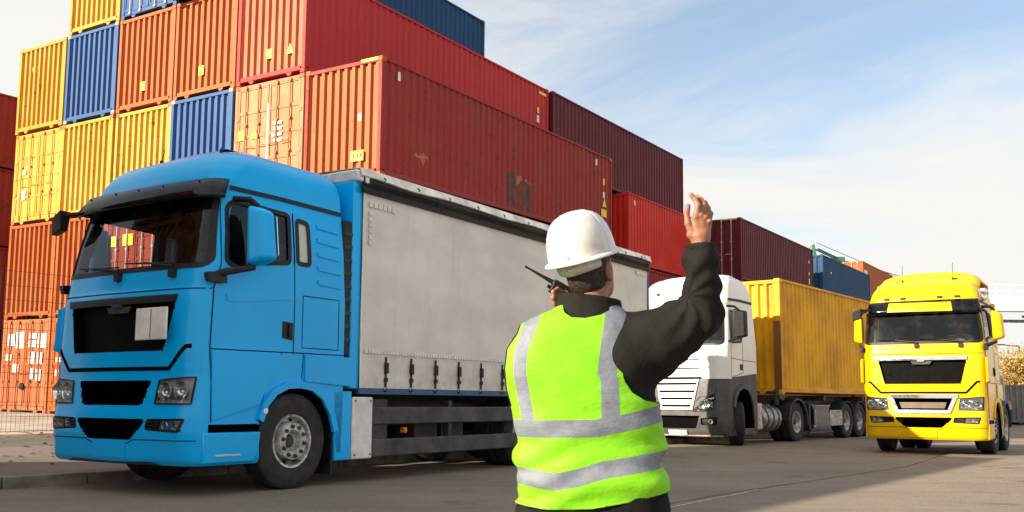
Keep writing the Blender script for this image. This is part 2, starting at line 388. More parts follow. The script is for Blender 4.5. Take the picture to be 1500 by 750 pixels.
def c_meshes(Lc, H, lod):
    k = (Lc, round(H, 3), lod)
    if k in _cm: return _cm[k]
    d = {}
    f = MB(); po = .10
    for x in (0, Lc-po):
        for y in (0, CW-.12):
            f.box(x+.004, x+po-.004, y+.004, y+.12-.004, .118, H-.118)
    for y in (0.006, CW-.066):
        f.box(.178, Lc-.178, y, y+.06, H-.075, H-.012)      # top side rail
        f.box(.178, Lc-.178, y, y+.06, .05, .17)            # bottom side rail
    for x in (.004, Lc-.104):
        f.box(x, x+.10, .162, CW-.162, H-.125, H-.03); f.box(x, x+.10, .162, CW-.162, .075, .19)
    for y in (.55, CW-.55):                                  # stub ends of the floor bearers under the end rail
        f.prism([(y-.11, .075), (y+.11, .075), (y+.045, -.01), (y-.045, -.01)], 0, .01, .07)
    f.box(.1, Lc-.1, .07, CW-.07, .12, .16)
    d['frame'] = f
    sp = MB(); n = int(round((Lc-.2)/.278)); wv = wave(.10, Lc-.10, n, .036)
    for y, sg in ((.03, 1), (CW-.03, -1)):
        sp.quads([[(t, y+sg*dd, .165) for t, dd in wv], [(t, y+sg*dd, H-.07) for t, dd in wv]])
    d['side_panel'] = sp
    ro = MB(); ro.quads([[(t, .06, H-.03-dd*.5) for t, dd in wv], [(t, CW-.06, H-.03-dd*.5) for t, dd in wv]]); d['roof_panel'] = ro
    ep = MB(); wv = wave(.12, CW-.12, 9, .07)
    ep.quads([[(.022+dd, t, .18) for t, dd in wv], [(.022+dd, t, H-.115) for t, dd in wv]]); d['end_panel'] = ep
    ep = MB(); ep.quads([[(Lc-.022-dd, t, .18) for t, dd in wv], [(Lc-.022-dd, t, H-.115) for t, dd in wv]]); d['end_far'] = ep
    cc = MB(); cc.box(0, .178, 0, .162, 0, .118); d['casting'] = cc
    # doors, local origin at container corner, near end
    for side in (0, 1):
        y0 = .125 if side == 0 else CW/2+.012; y1 = CW/2-.012 if side == 0 else CW-.125
        dl = MB(); zs = [.2]; 
        hh = H-.33; nb = 4
        dl.box(.03, .06, y0, y1, .2, H-.13)
        dl.box(.008, .032, y0, y0+.06, .2, H-.13); dl.box(.008, .032, y1-.06, y1, .2, H-.13)
        for i in range(nb+1):
            z0 = .2+hh*i/nb-(.0 if i == 0 else .035); dl.box(.011, .034, y0+.06, y1-.06, z0, z0+.08)
        for i in range(1, 4):                                # hinges
            hy = y0-.02 if side == 0 else y1+.02
            dl.box(-.012, .03, hy-.05, hy+.05, .35+(H-.8)*i/4, .45+(H-.8)*i/4)
        d['door%d' % side] = dl
        lb = MB()
        for q in (.3, .72):
            y = y0+(y1-y0)*(q if side == 0 else 1-q+.02)
            lb.tube([(-.022, y, .12), (-.022, y, H-.06)], .019, 8)
            for z_ in (.14, H*.33, H*.62, H-.11): lb.box(-.04, .008, y-.035, y+.035, z_-.03, z_+.03)
            lb.tube([(-.045, y, H*.42), (-.045, y+(.30 if side == 0 else -.30), H*.42-.02)], .014, 6)
        d['bars%d' % side] = lb
    cache = {}
    for kk, mb in d.items():
        o = mb.build(kk, M['black'], smooth=30); me = o.data; bpy.data.objects.remove(o); cache[kk] = me
    _cm[k] = cache; return cache
def cobj(name, me, mat, parent, mtx=None, bev=0):
    m2 = me
    o = bpy.data.objects.new(name, m2); C.objects.link(o); o.parent = parent
    if mtx is not None: o.matrix_local = mtx
    o.material_slots[0].link = 'OBJECT'; o.material_slots[0].material = mat
    if bev:
        b = o.modifiers.new('bevel', 'BEVEL'); b.width = bev; b.segments = 1; b.limit_method = 'ANGLE'
    return o
def sticker(parent, face, a, z0, wd, hh, mat, name='sticker', tri=False, L=12.19, off=None):
    """flat marking on a container: face 'end' (a = y) or 'side' (a = x)"""
    o = off if off is not None else (.016 if face == 'end' else .022)
    pts = [(a, z0), (a+wd, z0), (a+wd, z0+hh), (a, z0+hh)] if not tri else [(a, z0), (a+wd, z0), (a+wd/2, z0+hh)]
    b = MB()
    if face == 'end': b.prism([(p, q) for p, q in pts], 0, o, o+.004)
    else: b.prism([(p, q) for p, q in pts], 1, o, o+.004)
    return b.build(name, mat, parent, smooth=0)
def container(label, mat, u, wi, t0, doors=False, Lc=12.19, castmat=None, barmat=None, wofs=0, zb=None, H=None, mtx=None, group='containers stacked in the yard', detail=True, doormats=None, endmat=None, yaw=0):
    z0 = Z[t0] if zb is None else zb; H = H or (Z[t0+1]-Z[t0]-.012)
    if mtx is None:
        p = SO_+SU*(u+random.uniform(-.03, .03))+SW*(wi*WP+.02+wofs); mtx = Matrix.Translation((p.x, p.y, z0)) @ Matrix.Rotation(SY+yaw, 4, 'Z')
    r = empty('shipping_container', mat=mtx); tag(r, label, 'container', group)
    ms = c_meshes(Lc, H, 0)
    cobj('frame', ms['frame'], mat, r, bev=.006 if detail else 0); cobj('side_panel', ms['side_panel'], mat, r); cobj('roof_panel', ms['roof_panel'], mat, r)
    if doors:
        for s in (0, 1):
            dm = doormats[s] if doormats else mat
            dl = cobj('door', ms['door%d' % s], dm, r, bev=.004); cobj('locking_bars', ms['bars%d' % s], barmat or mat, dl)
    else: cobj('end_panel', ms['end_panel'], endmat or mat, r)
    cobj('end_panel', ms['end_far'], mat, r)
    if detail:
        cm = castmat or mat
        for x in (0, 1):
            for y in (0, 1):
                for z_ in (0, 1):
                    c_ = cobj('corner_casting', ms['casting'], cm, r, Matrix.Translation((x*(Lc-.178), y*(CW-.162), z_*(H-.118))), bev=.01)
    return r
CP = container_paint
K = dict(
 yellow=CP('yellow_container_paint', (.48, .245, .02), .7, .45, fadecol=(.55, .36, .09), rustcol=(.20, .07, .015)),
 yellow2=CP('pale_yellow_container_paint', (.50, .285, .03), .9, .45, fadecol=(.58, .42, .13), rustcol=(.22, .08, .015)),
 orange=CP('orange_container_paint', (.38, .092, .018), .45, .3, fadecol=(.42, .15, .045)),
 orange2=CP('rust_orange_container_paint', (.34, .072, .012), .9, .45, fadecol=(.44, .18, .03), rustcol=(.16, .035, .012)),
 red=CP('crimson_container_paint', (.44, .028, .032), .2, .25, fadecol=(.46, .07, .05)),
 brightred=CP('bright_red_container_paint', (.58, .022, .010), .15, .15),
 maroon=CP('dark_red_container_paint', (.27, .022, .019), .75, .5, rustcol=(.06, .02, .012), fadecol=(.25, .05, .03)),
 purple=CP('purple_brown_container_paint', (.105, .011, .022), .3, .3, fadecol=(.15, .04, .045)),
 blue=CP('blue_container_paint', (.025, .085, .24), .2, .25, fadecol=(.07, .15, .28)),
 darkblue=CP('dark_blue_container_paint', (.008, .055, .15), .3, .25, fadecol=(.03, .09, .17)),
 salmon=CP('faded_salmon_container_paint', (.42, .17, .07), .4, .6, fadecol=(.50, .29, .16)),
 rustdoor=CP('rusty_red_door_paint', (.36, .10, .035), .8, .5, fadecol=(.48, .22, .10), rustcol=(.15, .035, .015)),
 red_lit_end=CP('red_end_painted_sunlight', (.42, .115, .05), .3, .4, fadecol=(.48, .20, .11)),  # warm sunlight painted into the end colour; the sides stay crimson
 maroon_lit_end=CP('maroon_end_painted_sunlight', (.36, .095, .022), .5, .4, fadecol=(.42, .16, .05)),  # orange of the sunlit end put into the paint; the sides stay maroon
 greypost=simple('grey_frame_paint', (.30, .30, .29), .6, var=.25, scale=3),
)
M['hookgrey'] = simple('grey_bars', (.5, .46, .42), .5, var=.2)
# ---------------------------------------------------------------- the stacks
HG = M['hookgrey']
# front ends, column 5 (leftmost) to column 0 (nearest), tier 1 is index 0
c = container('rusty red container with doors and white notices, bottom of the leftmost column behind the fence', K['rustdoor'], 0, 5, 0, doors=True, barmat=K['rustdoor'])
for a, z0, wd, hh in ((.16, 1.93, .42, .42), (.66, 1.95, .38, .2), (.66, 2.2, .38, .17), (1.3, 1.92, .42, .5), (1.78, 2.0, .36, .36), (.7, 1.45, .3, .36), (.3, 1.45, .28, .34), (.35, .95, .25, .34), (.72, 1.0, .25, .32), (1.5, 1.2, .3, .25), (1.9, 1.55, .3, .2)):
    sticker(c, 'end', a, z0, wd, hh, M['white_st'], 'notice', off=-.002)
b_ = MB(); b_.lathe([(0, -.02), (.10, -.02), (.11, 0), (.10, .03)], (-.03, 1.25, .78), axis='X', n=16); b_.build('lock_box', M['black'], c)
container('rust orange corrugated container above the bottom door container at the far left', K['orange2'], 0, 5, 1)
c = container('yellow container with closed doors and locking bars in the leftmost column', K['yellow2'], 0, 5, 2, doors=True, barmat=K['yellow2'], castmat=K['rustdoor'])
sticker(c, 'end', 1.78, 1.55, .16, .16, M['white_st'], 'notice', off=-.002); sticker(c, 'end', 1.75, .75, .2, .3, M['white_st'], 'notice', off=-.002)
c = container('yellow corrugated container topping the leftmost column', K['yellow'], 0, 5, 3)
sticker(c, 'end', 1.55, 1.95, .3, .16, simple('orange_sticker', (.65, .25, .02)), off=.066)
c = container('orange container with closed doors, bottom of the second column from the left', K['orange2'], 0, 4, 0, doors=True, barmat=K['rustdoor'])
for a, z0, wd, hh in ((1.9, 1.95, .25, .18), (1.85, 1.5, .3, .14), (1.95, 1.1, .2, .18)): sticker(c, 'end', a, z0, wd, hh, M['white_st'], 'notice', off=-.002)
container('orange corrugated container seen just left of the blue cab', K['orange2'], 0, 4, 1)
container('pale yellow corrugated container beside the yellow door container', K['yellow2'], 0, 4, 2, castmat=K['rustdoor'])
c = container('blue corrugated container high in the second column from the left', K['blue'], 0, 4, 3, castmat=K['greypost'])
c = container('yellow corrugated container cut by the top edge of the photo', K['yellow'], 0, 4, 4, castmat=K['yellow'])
container('dark red container hidden behind the blue cab, bottom of the third column', K['maroon'], 0, 3, 0)
c = container('red container with doors and yellow stickers seen through the blue windscreen', K['maroon'], 0, 3, 1, doors=True, barmat=HG)
sticker(c, 'end', 1.32, 1.9, .45, .33, M['yellow_st'], off=-.002); sticker(c, 'end', 2.0, 1.9, .36, .3, M['yellow_st'], off=-.002)
container('pale yellow corrugated container left of the low blue container', K['yellow2'], 0, 3, 2, castmat=K['rustdoor'])
c = container('orange corrugated container between the high blue one and another orange one', K['orange'], 0, 3, 3)
sticker(c, 'end', 1.2, .5, .2, .26, M['yellow_st'])
container('dark blue container with door bars at the top edge of the photo', K['blue'], 0, 3, 4, doors=True, barmat=HG)
container('orange container hidden behind the blue cab, bottom of the fourth column', K['orange'], 0, 2, 0)
container('blue container hidden behind the blue cab, second tier of the fourth column', K['blue'], 0, 2, 1)
c = container('blue corrugated container just above the roof of the blue cab', K['blue'], 0, 2, 2, castmat=K['greypost'])
c = container('orange corrugated container above the low blue container', K['orange'], 0, 2, 3)
sticker(c, 'end', 1.25, .55, .2, .26, M['yellow_st'])
container('dark blue container with its long side showing, highest at the top of the photo', K['darkblue'], -.38, 2, 4)
container('yellow container hidden behind the grey curtain body, bottom of the fifth column', K['yellow'], 0, 1, 0)
container('red container hidden behind the grey curtain body, second tier of the fifth column', K['red'], 0, 1, 1)
c = container('faded salmon container with closed doors and a yellow warning triangle', K['salmon'], 0, 1, 2, doors=True, barmat=K['salmon'], castmat=K['orange'])
sticker(c, 'end', 2.05, 1.4, .24, .26, M['yellow_st'], off=-.002); sticker(c, 'end', 1.55, 1.4, .28, .26, M['yellow_st'], tri=True, off=-.002)
for k in range(4): sticker(c, 'end', .72, 1.22+k*.15, .34 if k % 2 else .28, .075, M['white_st'], 'marking', off=-.002)
sticker(c, 'end', 1.19, .35, .05, 1.9, M['white_st'], 'marking', off=-.002)
c = container('bright crimson container with its full long side showing below the blue one', K['red'], 0, 1, 3, endmat=K['red_lit_end'])
sticker(c, 'end', 1.17, .56, .2, .25, M['yellow_st']); sticker(c, 'end', .42, .57, .24, .26, M['yellow_st'], tri=True)
sticker(c, 'side', 11.42, 1.75, .13, .22, M['yellow_st']); sticker(c, 'side', 11.4, 1.42, .16, .26, M['white_st'], 'marking')
sticker(c, 'side', 11.55, 2.48, .5, .1, M['yellow_st'])
container('maroon container at the bottom under the big dark red one', K['maroon'], 0, 0, 0)
container('purple brown container directly under the big dark red one', K['purple'], 0, 0, 1)
c = container('big dark red container with orange lit end jutting out in front of the stack', K['maroon'], 0, 0, 2, castmat=K['orange'], endmat=K['maroon_lit_end'])
sticker(c, 'end', .53, .42, .40, .25, M['yellow_st']); sticker(c, 'end', .62, 1.38, .1, .18, M['white_st'], 'marking')
for k in range(3): sticker(c, 'end', .57+k*.11, .50, .06, .10, M['black_st'], 'marking', off=.012)
sticker(c, 'end', .15, 2.78, .5, .07, M['yellow_st'], off=-.0)
_pt = MB()
def side_patch(parent, x0, x1, z0, z1, mat, seed, y=.0262):
    rnd = random.Random(seed); n = 14; top = [z1+rnd.uniform(-.12, .06) for _ in range(n+1)]; bot = [z0+rnd.uniform(-.10, .18) for _ in range(n+1)]
    b = MB(); wv = wave(.10, 12.09, 43, .036)
    xs_ = [t for t, _ in wv if x0 < t < x1]
    rows = [[], []]
    for t, dd in wv:
        if x0 < t < x1:
            k = int((t-x0)/(x1-x0)*n); rows[0].append((t, .03+dd-.004, bot[k])); rows[1].append((t, .03+dd-.004, top[k]))
    b.quads(rows); return b.build('touched_up_patch', mat, parent)
side_patch(c, 5.6, 6.15, .25, 1.2, M['patch'], 1); side_patch(c, 6.2, 6.95, .1, 1.05, M['patch'], 2)
side_patch(c, 1.25, 1.9, .62, .84, K['salmon'] if False else simple('faded_patch', (.40, .13, .09), .7), 3); side_patch(c, 1.5, 1.72, .2, .6, simple('faded_patch', (.40, .13, .09), .7), 4)
side_patch(c, 6.0, 6.9, .95, 1.12, simple('faded_patch', (.40, .13, .09), .7), 5)
sticker(c, 'side', 11.42, .78, .38, .25, M['yellow_st']); sticker(c, 'side', 11.5, 1.12, .3, .3, M['yellow_st'], tri=True)
sticker(c, 'side', 11.55, 1.42, .12, .2, M['white_st'], 'marking'); sticker(c, 'side', 11.55, 1.85, .12, .22, M['yellow_st'], 'marking')
sticker(c, 'side', .62, 2.42, .1, .22, M['white_st'], 'marking'); sticker(c, 'side', 11.0, 2.42, .12, .2, M['white_st'], 'marking')
# the row further along
wo = -.58
container('dark purple container on the skyline beyond the crimson one', K['purple'], 12.35, 1, 3, wofs=-.1, doors=True, barmat=K['purple'])
c = container('bright red container with white marks behind the raised arm', K['brightred'], 17.6, 1, 2, wofs=wo)
sticker(c, 'side', 10.0, 1.30, .30, .72, M['white_st'], 'marking'); sticker(c, 'side', 11.0, 1.2, .30, .85, M['white_st'], 'marking'); sticker(c, 'side', 9.2, 1.45, .30, .55, M['white_st'], 'marking'); sticker(c, 'side', .55, 2.4, .12, .2, M['white_st'], 'marking')
sticker(c, 'side', 11.75, 2.0, .1, .2, M['white_st'], 'marking')
container('maroon container showing as a thin strip under the bright red one', K['maroon'], 17.6, 1, 1, wofs=wo)
container('purple container at the bottom under the bright red one', K['purple'], 17.6, 1, 0, wofs=wo)
c = container('purple brown container with its doors just showing right of the raised hand', K['purple'], 25.4, 0, 2, doors=True, barmat=HG)
sticker(c, 'end', .2, 2.78, .7, .06, M['yellow_st'], off=-.0)
for z0, mt in ((2.0, M['yellow_st']), (1.35, M['yellow_st']), (1.0, M['yellow_st']), (.85, M['yellow_st'])): sticker(c, 'side', 11.3, z0, .2, .16, mt, 'marking')
container('red container under the purple brown one, behind the white cab', K['maroon'], 25.4, 0, 1)
container('orange container at the bottom behind the white cab', K['orange2'], 25.4, 0, 0)
c = container('dark blue container on the skyline above the yellow trailer load', K['darkblue'], 39.7, 0, 2, yaw=-.004)
sticker(c, 'side', 1.8, 1.9, .2, .12, M['white_st'], 'marking')
container('red container under the far dark blue one', K['red'], 39.7, 0, 1)
container('maroon container at the bottom under the far dark blue one', K['maroon'], 39.7, 0, 0)
c = container('farthest orange red container with doors facing the camera', K['orange'], 66.1, 1, 3, doors=True, barmat=HG, wofs=.9, endmat=K['orange'])
sticker(c, 'side', .5, 1.6, 1.2, .5, M['white_st'], 'marking')
c = container('red container with white lettering under the farthest orange red one', K['red'], 66.1, 1, 2, wofs=.9)
for k in range(4): sticker(c, 'side', 4.2+k*.55, 1.5, .38, .3, M['white_st'], 'marking')
container('maroon container in the second tier of the farthest stack', K['maroon'], 66.1, 1, 1, wofs=.9)
container('blue container at the bottom of the farthest stack', K['blue'], 66.1, 1, 0, wofs=.9)
for t, (k, l) in enumerate((('purple', 'bottom'), ('maroon', 'second from the bottom'), ('maroon', 'third from the bottom'), ('maroon', 'topmost'))):
    container('dark red container in the separate stack at the left edge, '+l, K[k], -8.0, 8, t, group='dark red containers at the left edge')
# unseen containers added left of the frame to shade the blue cab and near lane
for i, (k, l) in enumerate((('blue', 'unseen container added for its shadow, at the bottom of the stack on the near pavement'), ('orange', 'unseen container added for its shadow, in the middle of the stack on the near pavement'), ('yellow', 'unseen container added for its shadow, topping the stack on the near pavement'))):
  for s_k, l2 in ((-14.0, 'beside the blue truck'), (-26.4, 'farther from the blue truck')):
    kx, ky = kpt(s_k, .75); mt = Matrix.Translation((kx, ky, .10+i*2.38)) @ Matrix.Rotation(math.atan2(KD.y, KD.x), 4, 'Z')
    container(l+', '+l2, K[k if l2[0] == 'b' else ('red', 'maroon', 'blue')[i]], 0, 0, i, mtx=mt, H=2.37, group='unseen containers added to shade the near lane')

# ---------------------------------------------------------------- wire mesh fence
fo = Vector((*kpt(0, 7.0), 0)); fang = math.atan2(KD.y, KD.x)
fr = empty('mesh_fence', mat=Matrix.Translation(fo) @ Matrix.Rotation(fang, 4, 'Z')); tag(fr, 'tall thin wire mesh fence in front of the leftmost container column', 'fence')
M['wire'] = simple('fence_wire', (.05, .045, .04), .6, metal=.4, var=.2)
wm = MB(); x0, x1, hgt = -9.0, 6.4, 3.0
def wire(b, x0, x1, y0, y1, z0, z1): b.box(x0, x1, y0, y1, z0, z1)
x = x0
while x < x1: wm.box(x-.0022, x+.0022, -.0022, .0022, 0.03, hgt); x += .085
z = .05
while z < hgt: wm.box(x0, x1, -.008, -.0025, z-.0035, z+.0035); wm.box(x0, x1, .0025, .008, z-.0035, z+.0035); z += .265
wm.build('wire_panel', M['wire'], fr, smooth=0)
for x in (-9, -6.4, -3.8, -1.2, 1.4, 6.4):
    MB().box(x-.03, x+.03, .012, .072, 0, hgt+.05).build('post', M['chassis'], fr, bevel=.004)

# fallen leaves along the foot of the fence
M['leaf_lit'] = simple('dry_leaf', (.30, .14, .04), .8, var=.5, scale=30)
lf = MB(); rnd = random.Random(3)
for k in range(520):
    s = rnd.uniform(-3, 7); t = rnd.choice((rnd.gauss(6.5, .35), rnd.gauss(6.2, .8), rnd.uniform(.2, 6.5)));
    if t < .2: continue
    px, py = kpt(s, t); a = rnd.uniform(0, 6.28); l = rnd.uniform(.03, .06); z_ = (padz(px, py, t) if t < 5 else 0)+.006
    ca, sa = math.cos(a)*l, math.sin(a)*l
    lf.add([(px-ca, py-sa, z_), (px+sa*.5, py-ca*.5, z_+rnd.uniform(.005, .03)), (px+ca, py+sa, z_+.005), (px-sa*.5, py+ca*.5, z_+rnd.uniform(0, .03))], [(0, 1, 2, 3)])
tag(lf.build('fallen_leaves', M['leaf_lit'], smooth=0), 'brown dry leaves scattered along the foot of the mesh fence', 'leaves', kind='stuff')

# ---------------------------------------------------------------- far things on the right
M['green'] = simple('green_crane_paint', (.03, .16, .10), .5, var=.2)
cr = empty('harbour_crane', (49, 150, -.8)); tag(cr, 'distant green harbour crane rising behind the dark blue container', 'crane')
b = MB()
def bar(b, p, q, r_=.22): b.tube([p, q], r_, 6)
for dx in (-5, 5):
    for dy in (-8, 8): bar(b, (dx, dy, 0), (dx*.8, dy*.8, 15), .6)
for z_ in (8, 15):
    bar(b, (-4.5, -7, z_), (4.5, -7, z_), .45); bar(b, (-4.5, 7, z_), (4.5, 7, z_), .45); bar(b, (-4.5, -7, z_), (-4.5, 7, z_), .4); bar(b, (4.5, -7, z_), (4.5, 7, z_), .4)
b.build('portal_frame', M['green'], cr)
b = MB()
for dx in (-.9, .9): bar(b, (dx, -1.5, 15), (0, 0, 23.9), .2); bar(b, (dx, 2, 15), (0, 0, 23.9), .14)
for k in range(6): bar(b, (-.9*(1-k/7), -1.5*(1-k/7), 15+k*1.25), (.9*(1-(k+1)/7), -1.5*(1-(k+1)/7), 15+(k+1)*1.25), .08)
b.build('mast', M['green'], cr)
b = MB(); P0 = Vector((0.5, 0, 23.2)); P1 = Vector((5.0, 3, 22.0)); P2 = Vector((28, 24, 19.5))
for q in (Vector((0, .5, 0)), Vector((0, -.5, 0))): bar(b, P0+q, P1+q, .13); bar(b, P1+q, P2+q, .07)
bar(b, P0+Vector((0, 0, 1)), P2, .05); bar(b, P1, P2+Vector((0, 0, 1.2)), .05)
b.box(3.6, 5.6, 2, 4, 21.0, 22.3); bar(b, (4, 3, 21), (3.4, 3, 18.5), .06); bar(b, (5.2, 3, 21), (5.2, 3, 18.5), .06)
b.build('boom', M['green'], cr)
b = MB(); bar(b, (-1.0, 0, 23.0), (-3.2, -1, 21.9), .16); bar(b, (0, 0, 23.9), (-1.0, 0, 23.0), .05); bar(b, (2.6, 0, 19.4), (4.2, 1, 20.4), .13); b.build('jib', M['green'], cr)

M['gwhite'] = simple('white_gantry_paint', (.72, .74, .74), .5, var=.1, scale=1)
gy = empty('gantry_crane', (46, 92, -.8)); tag(gy, 'white overhead gantry girder with a railing above the yellow truck mirror', 'crane')
b = MB(); b.box(0, 30, 0, 1.6, 9.2, 10.6); b.build('girder', M['gwhite'], gy, bevel=.03)
b = MB()
for k in range(22): b.box(k*1.35, k*1.35+.06, 0, .06, 10.6, 11.7)
b.box(0, 30, 0, .06, 11.1, 11.16); b.box(0, 30, 0, .06, 11.66, 11.74); b.build('railing', M['gwhite'], gy)
b = MB(); b.box(1, 30, -.3, .3, 8.1, 8.35); b.box(3.5, 30, -.6, -.31, 8.5, 8.75); b.build('cable_tray', M['chassis'], gy)
b = MB(); b.box(27, 28, -4, -3, 0, 9.3); b.box(27, 28, 4, 5, 0, 9.3); b.box(27, 28, -4, 5, 9.0, 9.2); b.build('leg', M['gwhite'], gy)
lp = empty('street_lamp', (52.5, 98, -.8)); tag(lp, 'tall twin arm street lamp above the autumn tree', 'street lamp')
b = MB(); b.tube([(0, 0, 0), (0, 0, 6.2)], [.12, .07], 10); b.build('pole', M['chassis'], lp)
b = MB(); b.tube([(0, 0, 6.1), (-1.6, 0, 6.25)], .05, 6); b.tube([(0, 0, 4.8), (-1.9, 0, 4.9)], .05, 6); b.build('arm', M['chassis'], lp)
b = MB(); b.box(-2.3, -1.5, -.15, .15, 6.2, 6.32); b.box(-2.6, -1.8, -.15, .15, 4.86, 4.98); b.build('lamp_head', M['chassis'], lp)

def leafmat(name, c1, c2):
    m, N, L, b = nmat(name); g_ = N.new('ShaderNodeNewGeometry')
    L.new(mixc(N, L, g_.outputs['Random Per Island'], c1, c2), b.inputs['Base Color']); b.inputs['Roughness'].default_value = .7
    b.inputs['Subsurface Weight'].default_value = 0; return m
M['bark'] = simple('bark', (.09, .065, .045), .9, var=.4, scale=6, bmp=.6)
M['leaf_a'] = leafmat('autumn_leaves', (.46, .26, .05), (.30, .22, .06)); M['leaf_b'] = leafmat('dull_green_leaves', (.20, .16, .05), (.32, .20, .06))
def tree(label, x, y, h, rx, mat, seed, n=9000):
    rnd = random.Random(seed); r = empty('tree', (x, y, gz(x, y)-.05)); tag(r, label, 'tree', 'trees beyond the road')
    t = MB(); t.tube([(0, 0, 0), (.1, 0, h*.25), (0, .1, h*.55), (.1, 0, h*.85)], [.28, .2, .12, .04], 10); tips = []
    for k in range(16):
        a = rnd.uniform(0, 6.28); z0 = h*rnd.uniform(.2, .65); l = rx*rnd.uniform(.55, 1.0); e = Vector((math.cos(a)*l, math.sin(a)*l, z0+h*rnd.uniform(.1, .3)))
        mid_ = Vector((e.x*.5, e.y*.5, z0+(e.z-z0)*.35)); t.tube([(0, 0, z0), mid_, e], [.09, .055, .02], 6); tips += [e, mid_.lerp(e, .5)]
        for q in range(3):
            e2 = e+Vector((rnd.uniform(-1, 1), rnd.uniform(-1, 1), rnd.uniform(-.3, 1)))*rx*.3; t.tube([mid_.lerp(e, .6), e2], [.03, .012], 5); tips.append(e2)
    t.build('trunk', M['bark'], r)
    tips += [Vector((rnd.uniform(-.3, .3)*rx, rnd.uniform(-.3, .3)*rx, h*rnd.uniform(.7, .98))) for _ in range(14)]
    cw = MB()
    for k in range(n):
        c_ = rnd.choice(tips); s_ = rx*.2; p = c_+Vector((rnd.gauss(0, s_), rnd.gauss(0, s_), rnd.gauss(0, s_*.8))); l = rnd.uniform(.06, .13)
        a = Vector((rnd.uniform(-1, 1), rnd.uniform(-1, 1), rnd.uniform(-1, 1))).normalized(); q = a.orthogonal().normalized()
        cw.add([p-a*l, p-q*l*.6, p+a*l, p+q*l*.6], [(0, 1, 2, 3)])
    cw.build('crown', mat, r, smooth=0, fixn=False)
tree('yellowing autumn tree at the right edge behind the yellow truck', 43.2, 80, 4.9, 2.6, M['leaf_a'], 5)
tree('dull green autumn tree partly cut by the right edge of the photo', 48.5, 86, 4.6, 2.8, M['leaf_b'], 8)
# ---------------------------------------------------------------- trucks
# local frame of a truck: x = back from the front, y = across from its left side to its right side, z = up from the road
NRM = Vector((-GA, -GB, 1)).normalized()
def truck_frame(x, y, yaw, s):
    u = Vector((math.cos(yaw), math.sin(yaw), 0)); u = (u-NRM*u.dot(NRM)).normalized(); w_ = NRM.cross(u)
    m = Matrix.Identity(4)
    for i, a in enumerate((u, w_, NRM)):
        for k in range(3): m[k][i] = a[k]*s
    m[0][3], m[1][3], m[2][3] = x, y, 0.0151+GA*x+GB*y
    return m
def interp(tab, z, k):
    if z <= tab[0][0]: return tab[0][k]
    for a, b in zip(tab[:-1], tab[1:]):
        if z <= b[0]:
            t = (z-a[0])/(b[0]-a[0]) if b[0] > a[0] else 1; return a[k]+(b[k]-a[k])*t
    return tab[-1][k]
class Shell:
    """cab skin: profile rows are (z, x of the front, side inset, x of the back, corner depth)"""
    def __init__(s, prof, W, crown=.06, tc=.80, off=0.0):
        s.p = prof; s.W = W; s.crown = crown; s.tc = tc; s.off = off; s.c = W/2
    def P(s, z): return [interp(s.p, z, k) for k in (1, 2, 3, 4)]
    def front(s, y, z, out=0):
        xf, a, xb, r = s.P(z); half = s.W/2-a-s.off; t = max(-1, min(1, (y-s.c)/(s.W/2)*1.0)); tt = abs(t)
        x = xf+s.off+s.crown*tt*tt
        if tt > s.tc: q = (tt-s.tc)/(1-s.tc); x += r*(1-math.sqrt(max(0, 1-q*q)))
        nx, ny = -1.0, (0 if tt < s.tc else math.copysign(((tt-s.tc)/(1-s.tc))**2*1.6, t))
        l = math.hypot(nx, ny)
        return Vector((x+out*nx/l, s.c+t*half+out*ny/l, z))
    def side(s, x, z, sg, out=0):
        xf, a, xb, r = s.P(z); y = a+s.off if sg < 0 else s.W-a-s.off
        return Vector((x, y+sg*out, z))
    def xs(s, z): xf, a, xb, r = s.P(z); return xf+s.off+s.crown+r
    def back(s, z): return s.P(z)[2]-s.off
def in_poly(p, poly):
    x, y = p; c = False; j = len(poly)-1
    for i in range(len(poly)):
        xi, yi = poly[i]; xj, yj = poly[j]
        if (yi > y) != (yj > y) and x < (xj-xi)*(y-yi)/(yj-yi)+xi: c = not c
        j = i
    return c
def near_seg(p, poly):
    best = None
    for i in range(len(poly)):
        a = Vector(poly[i]); b = Vector(poly[(i+1) % len(poly)]); d = b-a; q = Vector(p); t = max(0, min(1, (q-a).dot(d)/max(1e-9, d.dot(d)))); c = a+d*t; l = (c-q).length
        if best is None or l < best[0]: best = (l, c)
    return best
def roundp(poly, r=.05, n=4):
    out = []; m = len(poly)
    for i in range(m):
        p0, p1, p2 = Vector(poly[i-1]), Vector(poly[i]), Vector(poly[(i+1) % m]); a = (p0-p1); b = (p2-p1); k = min(r, a.length*.45, b.length*.45)
        A = p1+a.normalized()*k; B = p1+b.normalized()*k
        for j in range(n+1):
            t = j/n; out.append(tuple((A.lerp(p1, t)).lerp(p1.lerp(B, t), t)))
    return out
